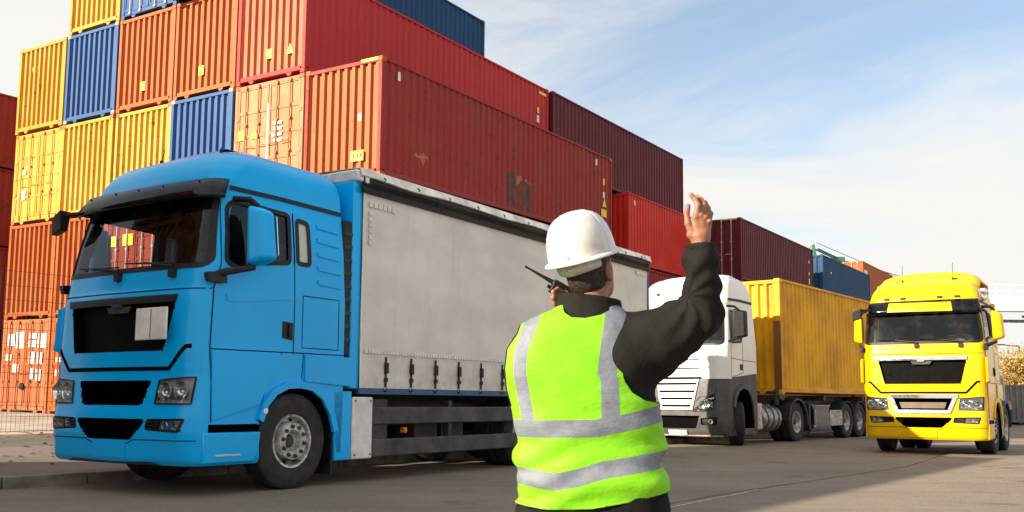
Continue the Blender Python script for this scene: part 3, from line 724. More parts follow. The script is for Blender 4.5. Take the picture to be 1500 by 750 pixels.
def make_shell(sh, z0, z1, fcuts, scuts, dz=.03, dy=.03, yext=True):
    """returns skin MB and dict name -> list of faces (4 points, kind) that were cut away"""
    zs = [z0+(z1-z0)*i/int(round((z1-z0)/dz)) for i in range(int(round((z1-z0)/dz))+1)]
    W = sh.W; nf = int(W/dy); ys = []
    for i in range(nf+1):
        t = -1+2*i/nf; ys.append(sh.c+W/2*math.copysign(1-(1-abs(t))**1.25, t))
    ns = 66
    cols = [('S', -1, 1-i/ns) for i in range(ns)]+[('F', 0, y) for y in ys]+[('S', 1, (i+1)/ns) for i in range(ns)]
    nc = len(cols); prm = {}; 
    for zi, z in enumerate(zs):
        for ci, (k, sg, v) in enumerate(cols):
            if k == 'F': prm[zi, ci] = (v, z)
            else: x0 = sh.xs(z); prm[zi, ci] = (x0+(sh.back(z)-x0)*v, z)
    cs = (sh.back(zs[0])-sh.xs(zs[0]))/ns
    for zi, z in enumerate(zs):
        for ci, (k, sg, v) in enumerate(cols):
            p = prm[zi, ci]
            for nm, poly, side in (fcuts if k == 'F' else scuts):
                if k == 'S' and side and side != sg: continue
                b_ = near_seg(p, poly)
                if b_[0] < .55*dz:
                    if k == 'F' and not (ys[0] < b_[1][0] < ys[-1]): continue
                    prm[zi, ci] = (b_[1][0], b_[1][1]); break
    def pt(zi, ci, out=0):
        k, sg, v = cols[ci]; a, z = prm[zi, ci]
        return sh.front(a, z, out) if k == 'F' else sh.side(a, z, sg, out)
    skin = MB(); V = [[pt(zi, ci) for ci in range(nc)] for zi in range(len(zs))]; flat = [p for r in V for p in r]; faces = []; cut = {}
    for zi in range(len(zs)-1):
        for ci in range(nc-1):
            k1, k2 = cols[ci][0], cols[ci+1][0]; q = [(zi, ci), (zi, ci+1), (zi+1, ci+1), (zi+1, ci)]
            if k1 == k2:
                cx = sum(prm[i][0] for i in q)/4; cz = sum(prm[i][1] for i in q)/4; hit = None
                for nm, poly, side in (fcuts if k1 == 'F' else scuts):
                    if k1 == 'S' and side and side != cols[ci][1]: continue
                    if in_poly((cx, cz), poly): hit = nm; break
                if hit: cut.setdefault(hit, []).append(([i*nc+j for i, j in q], k1, cols[ci][1])); continue
            faces.append([i*nc+j for i, j in q])
    top = [(len(zs)-1)*nc+c for c in range(nc)]
    # roof: bring the top ring together with two shrinking rings
    ring = [flat[i] for i in top]; cen = sum(ring, Vector())/len(ring); last = top
    for q, lift in ((.85, .012), (.5, .02)):
        new = [];
        for p in ring: new.append(len(flat)); flat.append(cen+(p-cen)*q+Vector((0, 0, lift)))
        for c_ in range(nc): d = (c_+1) % nc; faces.append([last[c_], last[d], new[d], new[c_]])
        last = new
    faces.append(last)
    for zi in range(len(zs)-1): faces.append([zi*nc, (zi+1)*nc, (zi+1)*nc+nc-1, zi*nc+nc-1])   # back wall strips
    skin.add(flat, faces)
    return skin, cut, flat
def cut_mesh(flat, faces, depth, walls=True, scale=1.0):
    """the faces cut from the skin pushed inwards, with walls back to the skin"""
    b = MB(); idx = {}; edges = {}; 
    def ins(i, k, sg):
        p = flat[i]; return Vector((p.x+depth, p.y, p.z)) if k == 'F' else Vector((p.x, p.y-sg*depth, p.z))
    vs = []; fs = []
    for f, k, sg in faces:
        r = []
        for i in f:
            if i not in idx: idx[i] = len(vs); vs.append(ins(i, k, sg))
            r.append(idx[i])
        fs.append(r)
        for a, c in zip(f, f[1:]+f[:1]):
            e = (min(a, c), max(a, c)); edges[e] = edges.get(e, 0)+1
    if walls:
        o = {}
        for (a, c), n in edges.items():
            if n == 1:
                for i in (a, c):
                    if i not in o: o[i] = len(vs); vs.append(flat[i])
                fs.append([o[a], o[c], idx[c], idx[a]])
    return b.add(vs, fs)
def ribbon(fn, pts, wd, out=.004, closed=False, th=.0, step=.05):
    """strip laid along a polyline given in skin coordinates; fn(a, z, out) -> point"""
    P = [Vector(p) for p in pts]; 
    if closed: P = P+[P[0]]
    d = []
    for a, b in zip(P[:-1], P[1:]):
        n = max(1, int((b-a).length/step)); d += [a.lerp(b, i/n) for i in range(n)]
    d.append(P[-1]); b_ = MB(); rows = [[], [], [], []]
    for i, p in enumerate(d):
        q0 = d[i-1] if i > 0 else (d[-2] if closed else p); q1 = d[i+1] if i < len(d)-1 else (d[1] if closed else p)
        t = (q1-q0); t = t.normalized() if t.length > 1e-9 else Vector((1, 0)); n_ = Vector((-t.y, t.x))*wd/2
        rows[0].append(fn(p.x+n_.x, p.y+n_.y, 0)); rows[1].append(fn(p.x+n_.x, p.y+n_.y, out)); rows[2].append(fn(p.x-n_.x, p.y-n_.y, out)); rows[3].append(fn(p.x-n_.x, p.y-n_.y, 0))
    return b_.quads([list(r) for r in zip(*rows)])
def patch(fn, poly, out=.01, n=12, thick=True):
    """solid plate following the skin inside a convex polygon (bilinear between first four corners)"""
    a, b, c, d = [Vector(p) for p in poly[:4]]; rows = []
    for i in range(n+1):
        t = i/n; L_ = a.lerp(d, t); R_ = b.lerp(c, t); rows.append([L_.lerp(R_, j/n) for j in range(n+1)])
    m = MB(); m.quads([[fn(p.x, p.y, out) for p in r] for r in rows])
    edge = [(0, j) for j in range(n+1)]+[(i, n) for i in range(1, n+1)]+[(n, j) for j in range(n-1, -1, -1)]+[(i, 0) for i in range(n-1, 0, -1)]
    vs = []; fs = []
    for i, j in edge: p = rows[i][j]; vs += [fn(p.x, p.y, out), fn(p.x, p.y, -.01)]
    k = len(edge)
    for i in range(k): j = (i+1) % k; fs.append((2*i, 2*j, 2*j+1, 2*i+1))
    m.add(vs, fs); return m

# wheels -----------------------------------------------------------------
def tyre_mb(r=.505, w_=.30, n=72):
    b = MB(); hw = w_/2
    prof = [(.285, -hw*.72), (.30, -hw*.9), (.38, -hw), (.44, -hw*.99), (r-.03, -hw*.90), (r-.006, -hw*.80)]
    for k in range(4):
        y = -hw*.72+hw*1.44*k/4; prof += [(r, y), (r, y+hw*.28), (r-.014, y+hw*.30), (r-.014, y+hw*.35)]
    prof += [(r-.006, hw*.80), (r-.03, hw*.90), (.44, hw*.99), (.38, hw), (.30, hw*.9), (.285, hw*.72)]
    b.lathe(prof, n=n); return b
def front_rim_mb(dish=1):
    b = MB(); b.lathe([(.29, -.11), (.285, -.135), (.262, -.130), (.250, -.09), (.235, -.055), (.215, -.06), (.205, -.125), (.195, -.15), (.12, -.152), (.112, -.14), (.108, -.09), (.10, -.075), (0, -.075)], n=48); return b
def rear_rim_mb():
    b = MB(); b.lathe([(.29, -.12), (.285, -.14), (.262, -.135), (.24, -.04), (.20, .04), (.135, .055), (.125, .0), (.115, -.035), (.10, -.045), (0, -.045)], n=48); return b
_wh = {}
def wheel(parent, x, y, kind, sg=-1, r=.505, name='wheel', w_=.30):
    """sg -1: outer face towards the left side (camera)"""
    key = (kind, r, w_)
    if key not in _wh:
        e = empty('wheel'); tyre_mb(r, w_).build('tyre', M['rubber'], e, smooth=30)
        rm = (front_rim_mb() if kind == 'front' else rear_rim_mb()).build('rim', M['rim'], e, smooth=40)
        nb = MB(); yy = -.152 if kind == 'front' else .05
        for k in range(10):
            t = 2*math.pi*k/10; nb.lathe([(0, -.026), (.016, -.026), (.022, -.014), (.0235, .0)], (.158*math.cos(t), yy, .158*math.sin(t)), n=6)
        nb.build('wheel_nuts', M['rim'] if kind != 'front' else M['chassis'], rm, smooth=0)
        ho = MB()
        for k in range(10):
            t = 2*math.pi*(k+.5)/10; R0 = .226; ho.lathe([(0, -.064), (.021, -.062), (.021, -.05)], (R0*math.cos(t), 0, R0*math.sin(t)), n=10)
        if kind == 'front': ho.build('vent_holes', M['void'], rm, smooth=0)
        hb = MB(); hb.lathe([(.0, -.10), (.05, -.10), (.07, -.085), (.075, -.07)], (0, 0, 0), n=20); hb.build('hub', M['chassis'], rm)
        _wh[key] = e; first = True
    else: e = dup_tree(_wh[key])
    e.parent = parent; e.matrix_local = Matrix.Translation((x, y, r-.004)) @ (Matrix.Identity(4) if sg < 0 else Matrix.Rotation(math.pi, 4, 'Z')) @ Matrix.Rotation(random.uniform(0, .6), 4, 'Y')
    return e

def lamp_unit(parent, fn, poly, name='headlight', n_bowl=2, slat=False):
    """recessed housing with reflectors and a clear lens that follows the bodywork"""
    c_ = Vector((sum(p[0] for p in poly)/4, sum(p[1] for p in poly)/4))
    hb = MB(); P = [fn(p[0], p[1], .004) for p in poly]; Q = [fn(p[0], p[1], -.06) for p in poly]
    hb.add(P+Q, [(4, 5, 6, 7), (0, 1, 5, 4), (1, 2, 6, 5), (2, 3, 7, 6), (3, 0, 4, 7)])
    h = hb.build(name, M['lampback'], parent, smooth=0)
    a, b, c, d = [Vector(p) for p in poly]
    for k in range(n_bowl):
        t = (k+.5)/n_bowl; q = a.lerp(b, t).lerp(d.lerp(c, t), .5); hgt = (a-d).length*.40; ctr = fn(q.x, q.y, -.02)
        m = MB(); m.lathe([(hgt, -.035), (hgt*.8, .0), (hgt*.45, .025), (0, .035)], ctr, axis='X', n=20); m.build('reflector', M['chrome'], h)
        m = MB(); m.lathe([(0, -.03), (hgt*.25, -.022), (hgt*.32, 0), (hgt*.3, .02)], ctr, axis='X', n=14); m.build('bulb', M['lens'], h)
    m = MB(); q0, q1 = a.lerp(d, .78), b.lerp(c, .78)
    for k in range(5):
        p = q0.lerp(q1, (k+.5)/5); ctr = fn(p.x, p.y, -.02); m.box(ctr.x-.02, ctr.x+.02, ctr.y-.02, ctr.y+.02, ctr.z-.015, ctr.z+.015)
    m.build('indicator', M['chrome'], h)
    fr = ribbon(fn, [tuple(p) for p in poly], .016, .012, closed=True); fr.build('bezel', M['black'], h)
    patch(fn, poly, .010, 6).build('lens', M['lens'], h)
    return h
M['lampback'] = simple('lamp_housing', (.75, .75, .72), .35, metal=.1, var=.2, scale=14)
M['mesh'] = simple('grille_mesh', (.003, .003, .0032), .6, var=.3, spec=.05)
# one cab of the round shouldered type (blue and yellow trucks) -----------
CW_ = 2.34
PROF = [  # z, x front, inset, x back, corner
 (.30, .04, .03, 2.14, .16), (.34, .0, .0, 2.16, .17), (.50, -.02, .0, 2.16, .18), (.60, -.035, .0, 2.17, .18), (.78, -.035, .0, 2.17, .18), (.90, -.02, .0, 2.17, .18), (1.18, .005, .0, 2.17, .18),
 (1.24, .0, .0, 2.17, .18), (1.30, .0, .0, 2.17, .18), (1.42, -.005, .0, 2.17, .18), (1.60, .005, .0, 2.17, .18), (1.95, .02, .0, 2.17, .17), (2.03, .035, .0, 2.17, .16), (2.06, .055, .0, 2.17, .15), (2.27, .075, .01, 2.16, .15), (2.60, .14, .03, 2.16, .16), (3.00, .24, .07, 2.15, .17), (3.14, .29, .09, 2.15, .18),
 (3.22, .31, .10, 2.15, .20), (3.32, .35, .115, 2.15, .22), (3.42, .42, .15, 2.14, .24), (3.50, .50, .20, 2.12, .27), (3.56, .60, .27, 2.10, .29), (3.61, .73, .37, 2.07, .3), (3.645, .88, .50, 2.02, .31), (3.67, 1.05, .66, 1.96, .31)]
def cab_man(root, paintm, opts):
    sh = Shell(PROF, CW_, crown=.07, tc=.80); c = CW_/2; F = sh.front
    S_ = lambda sg: (lambda x, z, o=0: sh.side(x, z, sg, o))
    mir = lambda poly: [(CW_-y, z) for y, z in poly]
    ws = roundp([(.03, 2.27), (CW_-.03, 2.27), (CW_-.08, 3.11), (.08, 3.11)], .10)
    win = roundp([(.40, 2.33), (.62, 2.26), (.80, 2.36), (1.29, 2.42), (1.29, 2.95), (.52, 2.98), (.42, 2.9)], .05)
    qwin = roundp([(1.41, 2.43), (1.60, 2.43), (1.585, 2.90), (1.41, 2.92)], .05)
    arch = [(.93, .10), (.905, .73), (.97, .90), (1.10, 1.03), (1.28, 1.10), (1.46, 1.11), (1.66, 1.08), (1.84, .98), (1.97, .80), (2.04, .60), (2.08, .40), (2.10, .10)]
    gap_ = [(.16, .60), (.95, .60), (.95, .70), (.16, .70)]
    gr1 = roundp([(.44, 1.42), (CW_-.44, 1.42), (CW_-.32, 1.93), (.32, 1.93)], .06)
    slot = [(.36, 1.225), (CW_-.36, 1.225), (CW_-.34, 1.265), (CW_-.14, 1.45), (CW_-.09, 1.45), (CW_-.09, 1.475), (CW_-.16, 1.475), (CW_-.37, 1.295), (.37, 1.295), (.16, 1.475), (.09, 1.475), (.09, 1.45), (.14, 1.45), (.34, 1.265)]
    gr2 = roundp([(.70, .88), (CW_-.70, .88), (CW_-.58, 1.13), (.58, 1.13)], .04)
    gr3 = roundp([(.80, .54), (CW_-.80, .54), (CW_-.60, .75), (.60, .75)], .07)
    fogp = roundp([(.16, .62), (.62, .64), (.60, .75), (.10, .76)], .03)
    hl = [(.47, 1.13), (.06, 1.16), (.075, .90), (.50, .90)]
    fc = [('windscreen', ws, 0), ('grille', gr1, 0), ('intake', gr2, 0), ('low_intake', gr3, 0), ('fog', fogp, 0), ('fog2', mir(fogp), 0), ('lamp', hl, 0), ('lamp', mir(hl), 0)]
    sc_ = [('door_window', win, 0), ('rear_window', qwin, 0), ('arch', arch, -1), ('arch2', arch, 1), ('gap', gap_, -1), ('gap2', gap_, 1)]
    skin, cut, flat = make_shell(sh, .30, 3.67, fc, sc_)
    cb = skin.build('cab', paintm, root, smooth=28)
    for nm, dp, mt in (('grille', .07, M['mesh']), ('intake', .10, M['mesh']), ('low_intake', .10, M['mesh']), ('fog', .085, M['black']), ('fog2', .085, M['black']), ('arch', .42, M['void']), ('gap', .10, M['void']), ('arch2', .42, M['void']), ('gap2', .10, M['void'])):
        if nm == 'grille' and opts.get('grille_mat'): mt = opts['grille_mat']
        cut_mesh(flat, cut[nm], dp).build({'grille': 'grille', 'slot': 'panel_gap', 'intake': 'air_intake', 'low_intake': 'lower_intake', 'fog': 'fog_light_recess', 'fog2': 'fog_light_recess', 'arch': 'wheel_arch_liner', 'gap': 'step_recess', 'arch2': 'wheel_arch_liner', 'gap2': 'step_recess'}[nm], mt, cb if nm in ('gap', 'gap2') else root, smooth=30)
    # glass
    g1 = cut_mesh(flat, cut['windscreen'], .012, walls=False).build('windscreen', opts.get('ws_glass', M['glass']), root, smooth=60)
    for nm, poly in (('door_window', win), ('rear_window', qwin)):
        for sg in (-1, 1):
            fs = [f for f in cut[nm] if f[2] == sg]
            g = cut_mesh(flat, fs, .012, walls=False).build('side_window', M['glare_glass'] if nm == 'rear_window' else M['glass'], root, smooth=60)
            ribbon(S_(sg), poly, .05, .006, closed=True).build('window_seal', M['black'], g)
    ribbon(F, ws, .055, .006, closed=True, step=.03).build('window_seal', M['black'], g1)
    # interior
    il = Shell(PROF, CW_, crown=.07, tc=.80, off=.045)
    wsb = [(.01, 2.24), (CW_-.01, 2.24), (CW_-.06, 3.13), (.06, 3.13)]
    big = lambda poly, k: [((x-sum(p[0] for p in poly)/len(poly))*k+sum(p[0] for p in poly)/len(poly), (z-sum(p[1] for p in poly)/len(poly))*k+sum(p[1] for p in poly)/len(poly)) for x, z in poly]
    sk2, cut2, _ = make_shell(il, 1.97, 3.60, [('a', wsb, 0)], [('a', big(win, 1.03), 0), ('a', big(qwin, 1.05), 0)], dz=.05, dy=.06)
    sk2.box(.3, 2.0, .1, CW_-.1, 1.48, 1.53)
    sk2.build('cabin_lining', M['lining'], root, smooth=40)
    ds = MB(); ds.prism([(.18, 1.6), (.15, 2.22), (.30, 2.27), (.62, 2.22), (.70, 2.08), (.66, 1.6)], 1, .09, CW_-.09); ds.build('dashboard', M['lining'], root, bevel=.03)
    ctr = Vector((.78, .62, 2.32)); tilt = Matrix.Rotation(R(32), 3, 'Y')
    wpts = [ctr+tilt @ Vector((.22*math.cos(t), .22*math.sin(t), 0)) for t in [k*math.pi/14 for k in range(29)]]
    sw = MB(); sw.tube(wpts, .015, 8, caps=False); sw.tube([ctr+Vector((-.2, 0, -.35)), ctr], .035, 8); sw.tube([wpts[7], ctr, wpts[21]], .02, 6); sw.build('steering_wheel', M['black'], root)
    for y in (.62, 1.72):
        st = MB(); st.box(1.02, 1.50, y-.25, y+.25, 1.9, 2.05); st.prism([(1.42, 2.0), (1.56, 2.0), (1.68, 2.72), (1.56, 2.74)], 1, y-.24, y+.24); st.box(1.58, 1.70, y-.14, y+.14, 2.76, 2.95); st.build('seat', M['lining'], root, bevel=.04)
    rm = MB(); rm.box(1.95, 2.05, .15, CW_-.15, 1.55, 2.35); rm.build('bunk', M['lining'], root, bevel=.03)
    # seams, sills
    for sg in (-1, 1):
        f = S_(sg); rb = MB()
        def seam(pts, wd=.011):
            r_ = ribbon(f, pts, wd, .0025, step=.1); rb.add(r_.v, r_.f)
        seam([(.33, 3.02), (.335, 2.3), (.245, 2.05), (.225, 1.44)]); seam([(.225, 1.44), (.26, 1.1), (.27, .72)])
        seam([(.225, 1.44), (1.36, 1.45), (2.16, 1.455)]); seam([(1.36, 2.4), (1.365, 1.45)]); seam([(1.36, 2.4), (1.35, 2.98)], .02)
        seam([(1.49, 2.08), (2.07, 2.08), (2.07, 1.51), (1.49, 1.51), (1.49, 2.08)], .009); seam([(.27, 1.16), (.50, 1.15)], .008)
        seam([(1.20, 1.44), (1.10, 1.33), (1.0, 1.12), (.93, .9), (.90, .73)], .008); seam([(1.52, 1.45), (1.50, 1.17)], .008); seam([(.19, 2.03), (.245, 2.05)], .008)
        rb.build('door_seams', M['void'], cb)
        gt = ribbon(f, [(.47, 3.11), (1.2, 3.115), (2.14, 3.10)], .045, .014); gt.build('roof_gutter', M['black'], root)
        pr = None
        for x0, z0, x1, z1, hh in ((1.72, 2.92, 2.08, 2.90, .05), (1.72, 2.76, 2.08, 2.74, .05), (1.72, 2.60, 2.08, 2.58, .05), (1.72, 2.44, 2.10, 2.42, .05), (1.72, 2.28, 2.10, 2.26, .05)):
            patch(f, [(x0, z0), (x1, z1), (x1, z1-hh), (x0, z0-hh)], .014, 4).build('pressing', paintm, cb, bevel=.006)
        patch(f, [(.40, 2.0), (1.3, 2.02), (.55, 1.93), (.42, 1.93)], .008, 6).build('pressing', paintm, cb, bevel=.006)
        # wheel arch flare
        al = ribbon(f, arch[1:-2], .075, .035, step=.04); al.build('wheel_arch_flare', paintm, root, smooth=50)
        patch(f, [(.245, 1.425), (1.17, 1.425), (.895, .90), (.275, .74)], .016, 8).build('wing_panel', paintm, root, bevel=.012)
        fl = patch(f, [(1.53, 1.435), (2.30, 1.435), (2.33, 1.10), (1.54, 1.15)], .022, 8); fl.build('side_fairing', paintm, root, bevel=.012)
        hd = MB(); q = patch(f, [(1.19, 1.78), (1.345, 1.77), (1.345, 1.58), (1.19, 1.60)], .006, 4); hd.add(q.v, q.f)
        yb = 0 if sg < 0 else CW_
        hd.box(1.27, 1.31, yb+sg*.0, yb+sg*.03, 1.61, 1.76); hd.build('door_handle', M['black'], root, bevel=.006)
        # lower step with rounded rear
        sp_ = MB(); y0 = yb; sp_.prism([(.18, .32), (.84, .32), (.90, .42), (.93, .62), (.18, .62)], 1, y0-sg*.10, y0+sg*.012); sp_.build('step', paintm, root, bevel=.015)
        MB().box(.34, .66, yb-sg*.06, yb+sg*.018, .385, .405).build('step_plate', M['chrome'], root, bevel=.003)
        mk = MB(); mk.lathe([(0, -.02), (.03, -.018), (.042, 0)] if sg < 0 else [(0, .02), (.03, .018), (.042, 0)], (.965, yb+sg*.018, .83), n=16); mk.build('side_marker', M['amber'] if opts.get('yellow') else M['white'], root)
    q = ribbon(F, [(.04, 2.035), (CW_-.04, 2.035)], .010, .003); q.build('panel_seam', M['void'], cb); q = ribbon(F, [(.03, .545), (.78, .545), (.90, .50)], .009, .003); q.build('panel_seam', M['void'], cb); q = ribbon(F, [(CW_-.03, .545), (CW_-.78, .545), (CW_-.90, .50)], .009, .003); q.build('panel_seam', M['void'], cb)
    q = ribbon(F, [(.10, 1.465), (.155, 1.46), (.355, 1.245), (CW_-.355, 1.245), (CW_-.155, 1.46), (CW_-.10, 1.465)], .042, .004, step=.03); q.build('panel_gap', M['void'], cb)
    # lights
    lamp_unit(root, F, hl); lamp_unit(root, F, mir(hl))
    fg = [(.38, .735), (.13, .745), (.17, .635), (.40, .645)]
    for pl in (fg, mir(fg)): lamp_unit(root, F, pl, 'fog_light', 2)
    for m_ in (0, 1):
        sl_ = MB()
        for k in range(3):
            z_ = .655+k*.033; a_, b__ = (.42, .60) if not m_ else (CW_-.60, CW_-.42); q = ribbon(F, [(a_, z_), (b__, z_)], .016, .004); sl_.add(q.v, q.f)
        sl_.build('fog_light_slats', M['black'], root)
    # grille details
    gb = MB()
    for nm_, poly in (('g', gr1),):
        q = patch(F, [(.30, 1.98), (CW_-.30, 1.98), (CW_-.32, 1.905), (.32, 1.905)], .03, 10); gb.add(q.v, q.f)
    gb.build('grille_bar', opts.get('bar', M['black']), root, bevel=.006)
    bd = MB(); q = patch(F, [(c-.20, 1.885), (c+.20, 1.885), (c+.16, 1.82), (c-.16, 1.82)], .0, 8); bd.add(q.v, q.f); bd.build('badge_mount', M['chassis'], root, bevel=.004)
    bw = MB(); q = patch(F, [(c-.075, 1.905), (c+.075, 1.905), (c+.055, 1.872), (c-.055, 1.872)], .038, 6); bw.add(q.v, q.f); bw.build('badge', M['chrome'], root)
    nh = MB()
    for (a0, a1, z0, z1, st) in ((.46, CW_-.46, 1.45, 1.88, .055),):
        z_ = z0
        while z_ < z1: q = ribbon(F, [(a0, z_), (a1, z_)], .006, -.06); nh.add(q.v, q.f); z_ += st*2.1
    for z0, z1, a0 in ((.90, 1.12, .64), (.57, .74, .74)):
        q = MB(); z_ = z0
        while z_ < z1: r_ = ribbon(F, [(a0, z_), (CW_-a0, z_)], .010, -.07); q.add(r_.v, r_.f); z_ += .035
        q.build('intake_bars', M['void'], root)
    # windscreen wipers
    for y0 in (.42, 1.25):
        wp = MB(); p0 = F(y0, 2.21, .03); p1 = F(y0-.02, 2.27, .05); p2 = F(y0+.42, 2.33, .03); p3 = F(y0+.02, 2.31, .02); p4 = F(y0+.75, 2.345, .02)
        wp.tube([p0, p1, p2], .012, 6); wp.tube([p3, p4], .009, 6); wp.box(p0.x-.02, p0.x+.04, p0.y-.04, p0.y+.04, p0.z-.05, p0.z+.03); wp.build('windscreen_wiper', M['black'], root)
    # mirrors
    for sg in (-1, 1):
        yb = 0 if sg < 0 else CW_; e = yb+sg*.30
        mm = MB(); mm.hexa([(.54, yb+sg*.10, 2.30), (.78, yb+sg*.10, 2.30), (.80, e+sg*.02, 2.36), (.62, e, 2.36), (.52, yb+sg*.10, 2.93), (.76, yb+sg*.10, 2.93), (.77, e-sg*.02, 2.86), (.60, e-sg*.03, 2.86)])
        mo = mm.build('mirror', paintm if sg < 0 or opts.get('yellow') else paintm, root, bevel=.05, segs=4)
        ar = MB(); ar.tube([(.27, yb-sg*.03, 2.17), (.33, yb+sg*.06, 2.21), (.62, yb+sg*.16, 2.28)], [.045, .04, .03], 8); ar.build('bracket', M['black'], mo); ar = MB(); ar.tube([(.52, yb-sg*.08, 3.0), (.60, yb+sg*.08, 2.99), (.64, yb+sg*.15, 2.92)], .03, 8)
        ar.build('bracket', M['black'], mo)
        q = patch(S_(sg), [(.12, 2.19), (.36, 2.215), (.37, 2.10), (.14, 2.10)], .05, 5); q.build('bracket_base', M['black'], mo, bevel=.02)
        MB().hexa([(.80, yb+sg*.12, 2.36), (.81, yb+sg*.12, 2.36), (.815, e, 2.42), (.805, e, 2.42), (.78, yb+sg*.12, 2.88), (.79, yb+sg*.12, 2.88), (.79, e-sg*.02, 2.82), (.78, e-sg*.02, 2.82)]).build('mirror_glass', M['chrome'], mo)
    # front mirror on the far pillar
    fm = MB(); p = F(CW_-.14, 2.98, 0); arm = [p, p+Vector((-.10, .10, .02)), p+Vector((-.22, .24, 0))]
    fm.tube(arm, .028, 8); q = arm[-1]; fm.hexa([q+Vector(v_) for v_ in ((-.03, -.05, -.17), (.07, -.04, -.17), (.06, .13, -.22), (-.02, .13, -.22), (-.06, -.06, .05), (.09, -.05, .05), (.05, .12, -.03), (-.04, .12, -.03))])
    fm.build('kerb_mirror', M['black'], root, bevel=.02, segs=3)
    # roof
    rf = MB(); xs_ = [0.80, .95, 1.15, 1.6, 2.0]; hs = [-.08, .055, .10, .10, -.08]
    hump = []
    for i in range(9):
        y = .55+(CW_-1.1)*i/8; k = math.sin(math.pi*min(1, max(0, i/8)))**.35
        hump.append([(x, y, 3.655+h_*k*opts.get('hump', 1)) for x, h_ in zip(xs_, hs)])
    rf.quads(hump); rf.build('roof_hatch', paintm, root, smooth=60)
    for y in (.62, 1.62):
        an = MB(); an.tube([(.80, y, 3.62), (.80, y, 3.66)], .02, 8); an.tube([(.80, y, 3.66), (.84, y, 3.80 if not opts.get('yellow') else 3.98)], .005, 5); an.build('antenna', M['black'], root)
    for y in ((.42, .78, CW_-.78, CW_-.42) if opts.get('yellow') else ()):
        ml = MB(); p = F(y, 3.215, .01); ml.box(p.x-.035, p.x+.03, p.y-.05, p.y+.05, p.z-.015, p.z+.025); ml.build('marker_light', opts.get('marker', M['chassis']), root, bevel=.008)
    return sh, F, S_, cb
def chassis(root, x0, x1, zc=.78):
    b = MB()
    for y in (.72, CW_-.80): b.box(x0, x1, y, y+.08, zc-.14, zc+.14)
    x = x0+.3
    while x < x1: b.box(x, x+.10, .8, CW_-.8, zc-.10, zc+.05); x += 1.1
    return b.build('chassis_frame', M['chassis'], root)

# ---- blue truck ---------------------------------------------------------
BLUE = paint('blue_truck_paint', (.0, .42, .92), dirt=.08, dirtcol=(.05, .08, .11), coat=.12, rough=.2)
bt = empty('truck', mat=truck_frame(-3.065, 9.737, .9963, 1.0419)); tag(bt, 'blue truck with light grey curtain body filling the left foreground', 'truck')
sh, F, S_, cb = cab_man(bt, BLUE, {})
# rain visor over the windscreen
vz = MB(); rows = []
for i in range(25):
    y = .02+(CW_-.04)*i/24; rows.append([F(y, 3.20, .02), F(y, 3.17, .10), F(y, 3.02, .15), F(y, 2.96, .14)])
vz.quads(rows); vz.build('sun_visor', M['smoke'], bt, smooth=60, thick=.006)
for y in (.2, .75, 1.17, 1.6, 2.14):
    q = MB(); p = F(y, 3.18, .03); q.tube([p, F(y, 3.15, .12)], .008, 6); q.build('visor_bracket', M['black'], bt)
# hazard plate on the grille
pl = MB(); pl.prism([(.29, 1.525), (.765, 1.525), (.765, 1.845), (.29, 1.845)], 0, -.075, -.055); po = pl.build('hazard_plate', M['white'], bt, bevel=.012)
MB().box(-.079, -.0755, .524, .532, 1.54, 1.83).build('plate_fold', M['chassis'], po)
# far side air deflector and front number panel
MB().hexa([(.14, CW_+.0, 1.44), (.36, CW_+.02, 1.44), (.36, CW_+.07, 1.46), (.12, CW_+.10, 1.46), (.16, CW_, 1.96), (.36, CW_+.02, 1.96), (.36, CW_+.07, 1.95), (.15, CW_+.10, 1.94)]).build('corner_deflector', BLUE, bt, bevel=.02)
q = patch(F, [(.90, .50), (CW_-.90, .50), (CW_-.91, .36), (.91, .36)], .008, 6); q.build('number_panel', BLUE, bt, bevel=.004)
MB().prism([(.45, .30), (CW_-.45, .30), (CW_-.55, .33), (.55, .33)], 0, .02, .1).build('bumper_lip', M['black'], bt)
# side intake column and fairing behind the cab
for sg in (-1, 1):
    yb = 0 if sg < 0 else CW_
    MB().box(2.155, 2.30, yb-sg*.16, yb-sg*.03, 1.45, 3.04).build('air_intake_column', M['black'], bt, bevel=.02)
    for k in range(9): MB().box(2.17, 2.31, yb-sg*.10, yb-sg*.022, 1.62+k*.155, 1.66+k*.155).build('intake_fin', M['chassis'], bt)
    MB().hexa([(2.06, yb, .27), (2.33, yb, .27), (2.33, yb-sg*.3, .27), (2.06, yb-sg*.3, .27), (2.02, yb, 1.05), (2.33, yb, 1.05), (2.33, yb-sg*.3, 1.05), (2.02, yb-sg*.3, 1.05)]).build('rear_fairing', BLUE, bt, bevel=.01)
    bx = MB(); bx.prism([(2.335, .27), (2.69, .27), (2.69, .985), (2.335, .985)], 1, yb-sg*.02, yb+sg*.015); po = bx.build('side_box_lid', M['white'], bt, bevel=.035, segs=3)
    MB().box(2.36, 3.0, yb-sg*.5, yb-sg*.02, .3, .96).build('side_box', M['chassis'], bt)
    rv = MB()
    for x, z in ((2.38, .32), (2.65, .32), (2.38, .94), (2.65, .94)): rv.lathe([(0, sg*.004), (.012, sg*.003), (.014, 0)], (x, yb+sg*.016, z), n=10)
    rv.build('rivets', M['chassis'], po)
    # guard rails
    for z0, z1 in ((.66, .87), (.28, .49)):
        gr_ = MB(); gr_.prism([(z0, 0), (z1, 0), (z1, .012), (z1-.03, .035), (z0+.03, .035), (z0, .012)] if False else [(yb, z0), (yb-sg*.035, z0), (yb-sg*.035, z1), (yb, z1)], 0, 2.71, 8.2); gr_.build('guard_rail', M['rail_grey'], bt, bevel=.02, segs=3)
    for x in (2.9, 4.3, 8.0): MB().box(x, x+.08, yb-sg*.14, yb-sg*.04, .30, .95).build('rail_bracket', M['chassis'], bt)
